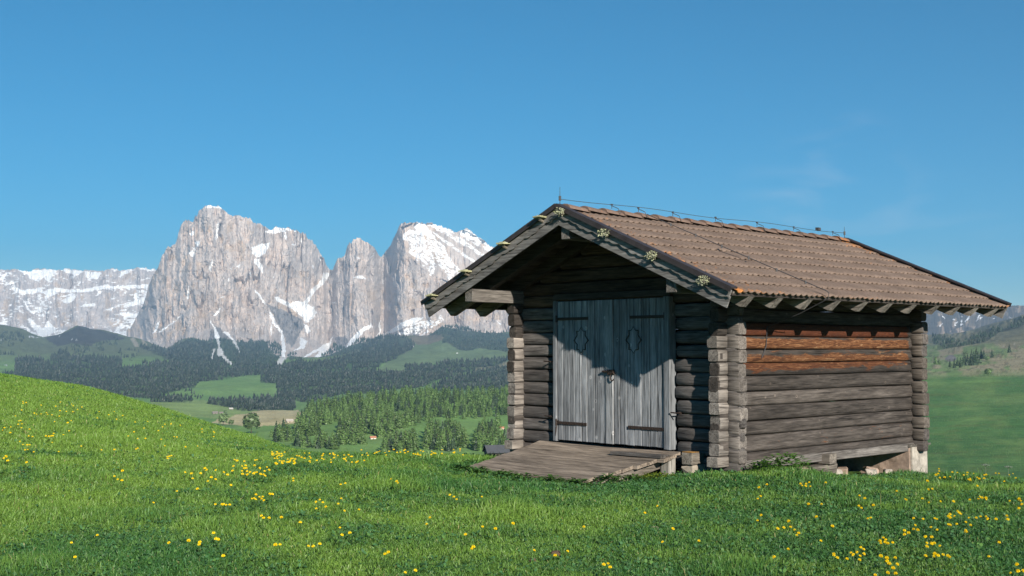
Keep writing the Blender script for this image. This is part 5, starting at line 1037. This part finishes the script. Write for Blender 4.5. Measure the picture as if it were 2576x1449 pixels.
def place_flowers():
    H = []
    for u, v in FL:
        hgt = random.uniform(.09, .15); q = hit(u, v, hgt)
        if q and not in_hut(np.array([q[0]]), np.array([q[1]]), .1)[0]: H.append((q[2], q[0], q[1], hgt, u, v))
    H.sort()
    for i, (r, X_, Y_, h, u, v) in enumerate(H[:300]):
        if u > 1800 and v > 1245: lab, grp = 'yellow globe flower in the large patch in the right foreground meadow', 'yellow flowers of the right foreground patch'
        elif u > 1290: lab, grp = 'yellow globe flower in the meadow strip in front of the hut', 'yellow flowers in front of the hut'
        elif v < 1165: lab, grp = 'yellow globe flower in the band along the meadow edge left of the ramp', 'yellow flowers of the meadow edge band'
        elif u > 640: lab, grp = 'yellow globe flower in the meadow below the flower band left of the ramp', 'yellow flowers left of the ramp'
        else: lab, grp = 'yellow globe flower on the grassy mound at the left', 'yellow flowers on the left mound'
        k = i % 4; o = bpy.data.objects.new('yellow_flower', None); COL.objects.link(o); o.location = (X_, Y_, float(ground_z(X_, Y_))); o.rotation_euler = (random.uniform(-.15, .15), random.uniform(-.15, .15), random.uniform(0, 6.28)); tag(o, lab, 'flower', grp)
        s = bpy.data.objects.new('stem', SM[k]); COL.objects.link(s); s.parent = o; s.scale = (.11, .11, h)
        b = bpy.data.objects.new('bloom', BM[k]); COL.objects.link(b); b.parent = o; b.location = (0, 0, h); q = random.uniform(.0095, .0155)*(1 if r < 14 else 1.15); b.scale = (q,)*3; b.rotation_euler = (random.uniform(-.5, .5), random.uniform(-.5, .5), 0)
    Vs = []; Fs = []; Cs = []; bb = 0
    for r, X_, Y_, h, u, v in H[300:]:
        me = BM[random.randrange(4)]; n = len(me.vertices); c = np.empty(n*3); me.vertices.foreach_get('co', c); cc = np.empty(n*4); me.color_attributes['col'].data.foreach_get('color', cc)
        f = np.concatenate([np.array(p.vertices)[None] for p in me.polygons]); Vs.append(c.reshape(-1, 3)*random.uniform(.009, .0145)+np.array([X_, Y_, float(ground_z(X_, Y_))+h])); Fs.append(f+bb); Cs.append(cc.reshape(-1, 4)[:, :3]); bb += n
    if Vs: o = link('far_flowers', np_mesh('far_flowers', np.concatenate(Vs), np.concatenate(Fs), M['petal'], np.concatenate(Cs))); tag(o, 'small distant yellow flowers dotted over the mound and meadow edge', 'flowers', kind='stuff')
    return len(H)
nfl = place_flowers()

for u, v, s_, lab in ((1397, 1391, .026, 'small bare brown soil spot in the front grass, right of another one'), (1340, 1409, .018, 'tiny bare brown soil spot in the front grass, left of another one'), (1647, 1327, .022, 'small pinkish stone lying in the grass in front of the hut')):
    q = hit(u, v, .02)
    if q:
        mb = MB(); mb.box(-s_*1.5, s_*1.5, -s_, s_, -.03, .028, s_*.4); o = mb.build('stone' if s_ == .022 else 'soil_clod', M['pinkstone' if s_ == .022 else 'dirt'], None, bevel=.012); place(o, (q[0], q[1], float(ground_z(q[0], q[1])))); tag(o, lab, 'stone' if s_ == .022 else 'soil')

# ------------------------------------------------------------------ haze
def haze():
    mb = MB(); mb.box(-7000, 7000, -300, 12500, -900, 1080); o = mb.build('haze', bpy.data.materials.new('haze_air')); m = o.data.materials[0]; m.use_nodes = True; nt = m.node_tree
    nt.nodes.remove(nt.nodes['Principled BSDF']); v = N(nt, 'ShaderNodeVolumePrincipled'); v.inputs['Density'].default_value = 8e-5; v.inputs['Color'].default_value = (.45, .70, 1, 1); v.inputs['Anisotropy'].default_value = 0
    nt.links.new(v.outputs[0], nt.nodes['Material Output'].inputs['Volume']); tag(o, 'thin blue haze over the valley', 'haze', kind='stuff')
haze()
print('trees', nf, nw, 'flowers', nfl)
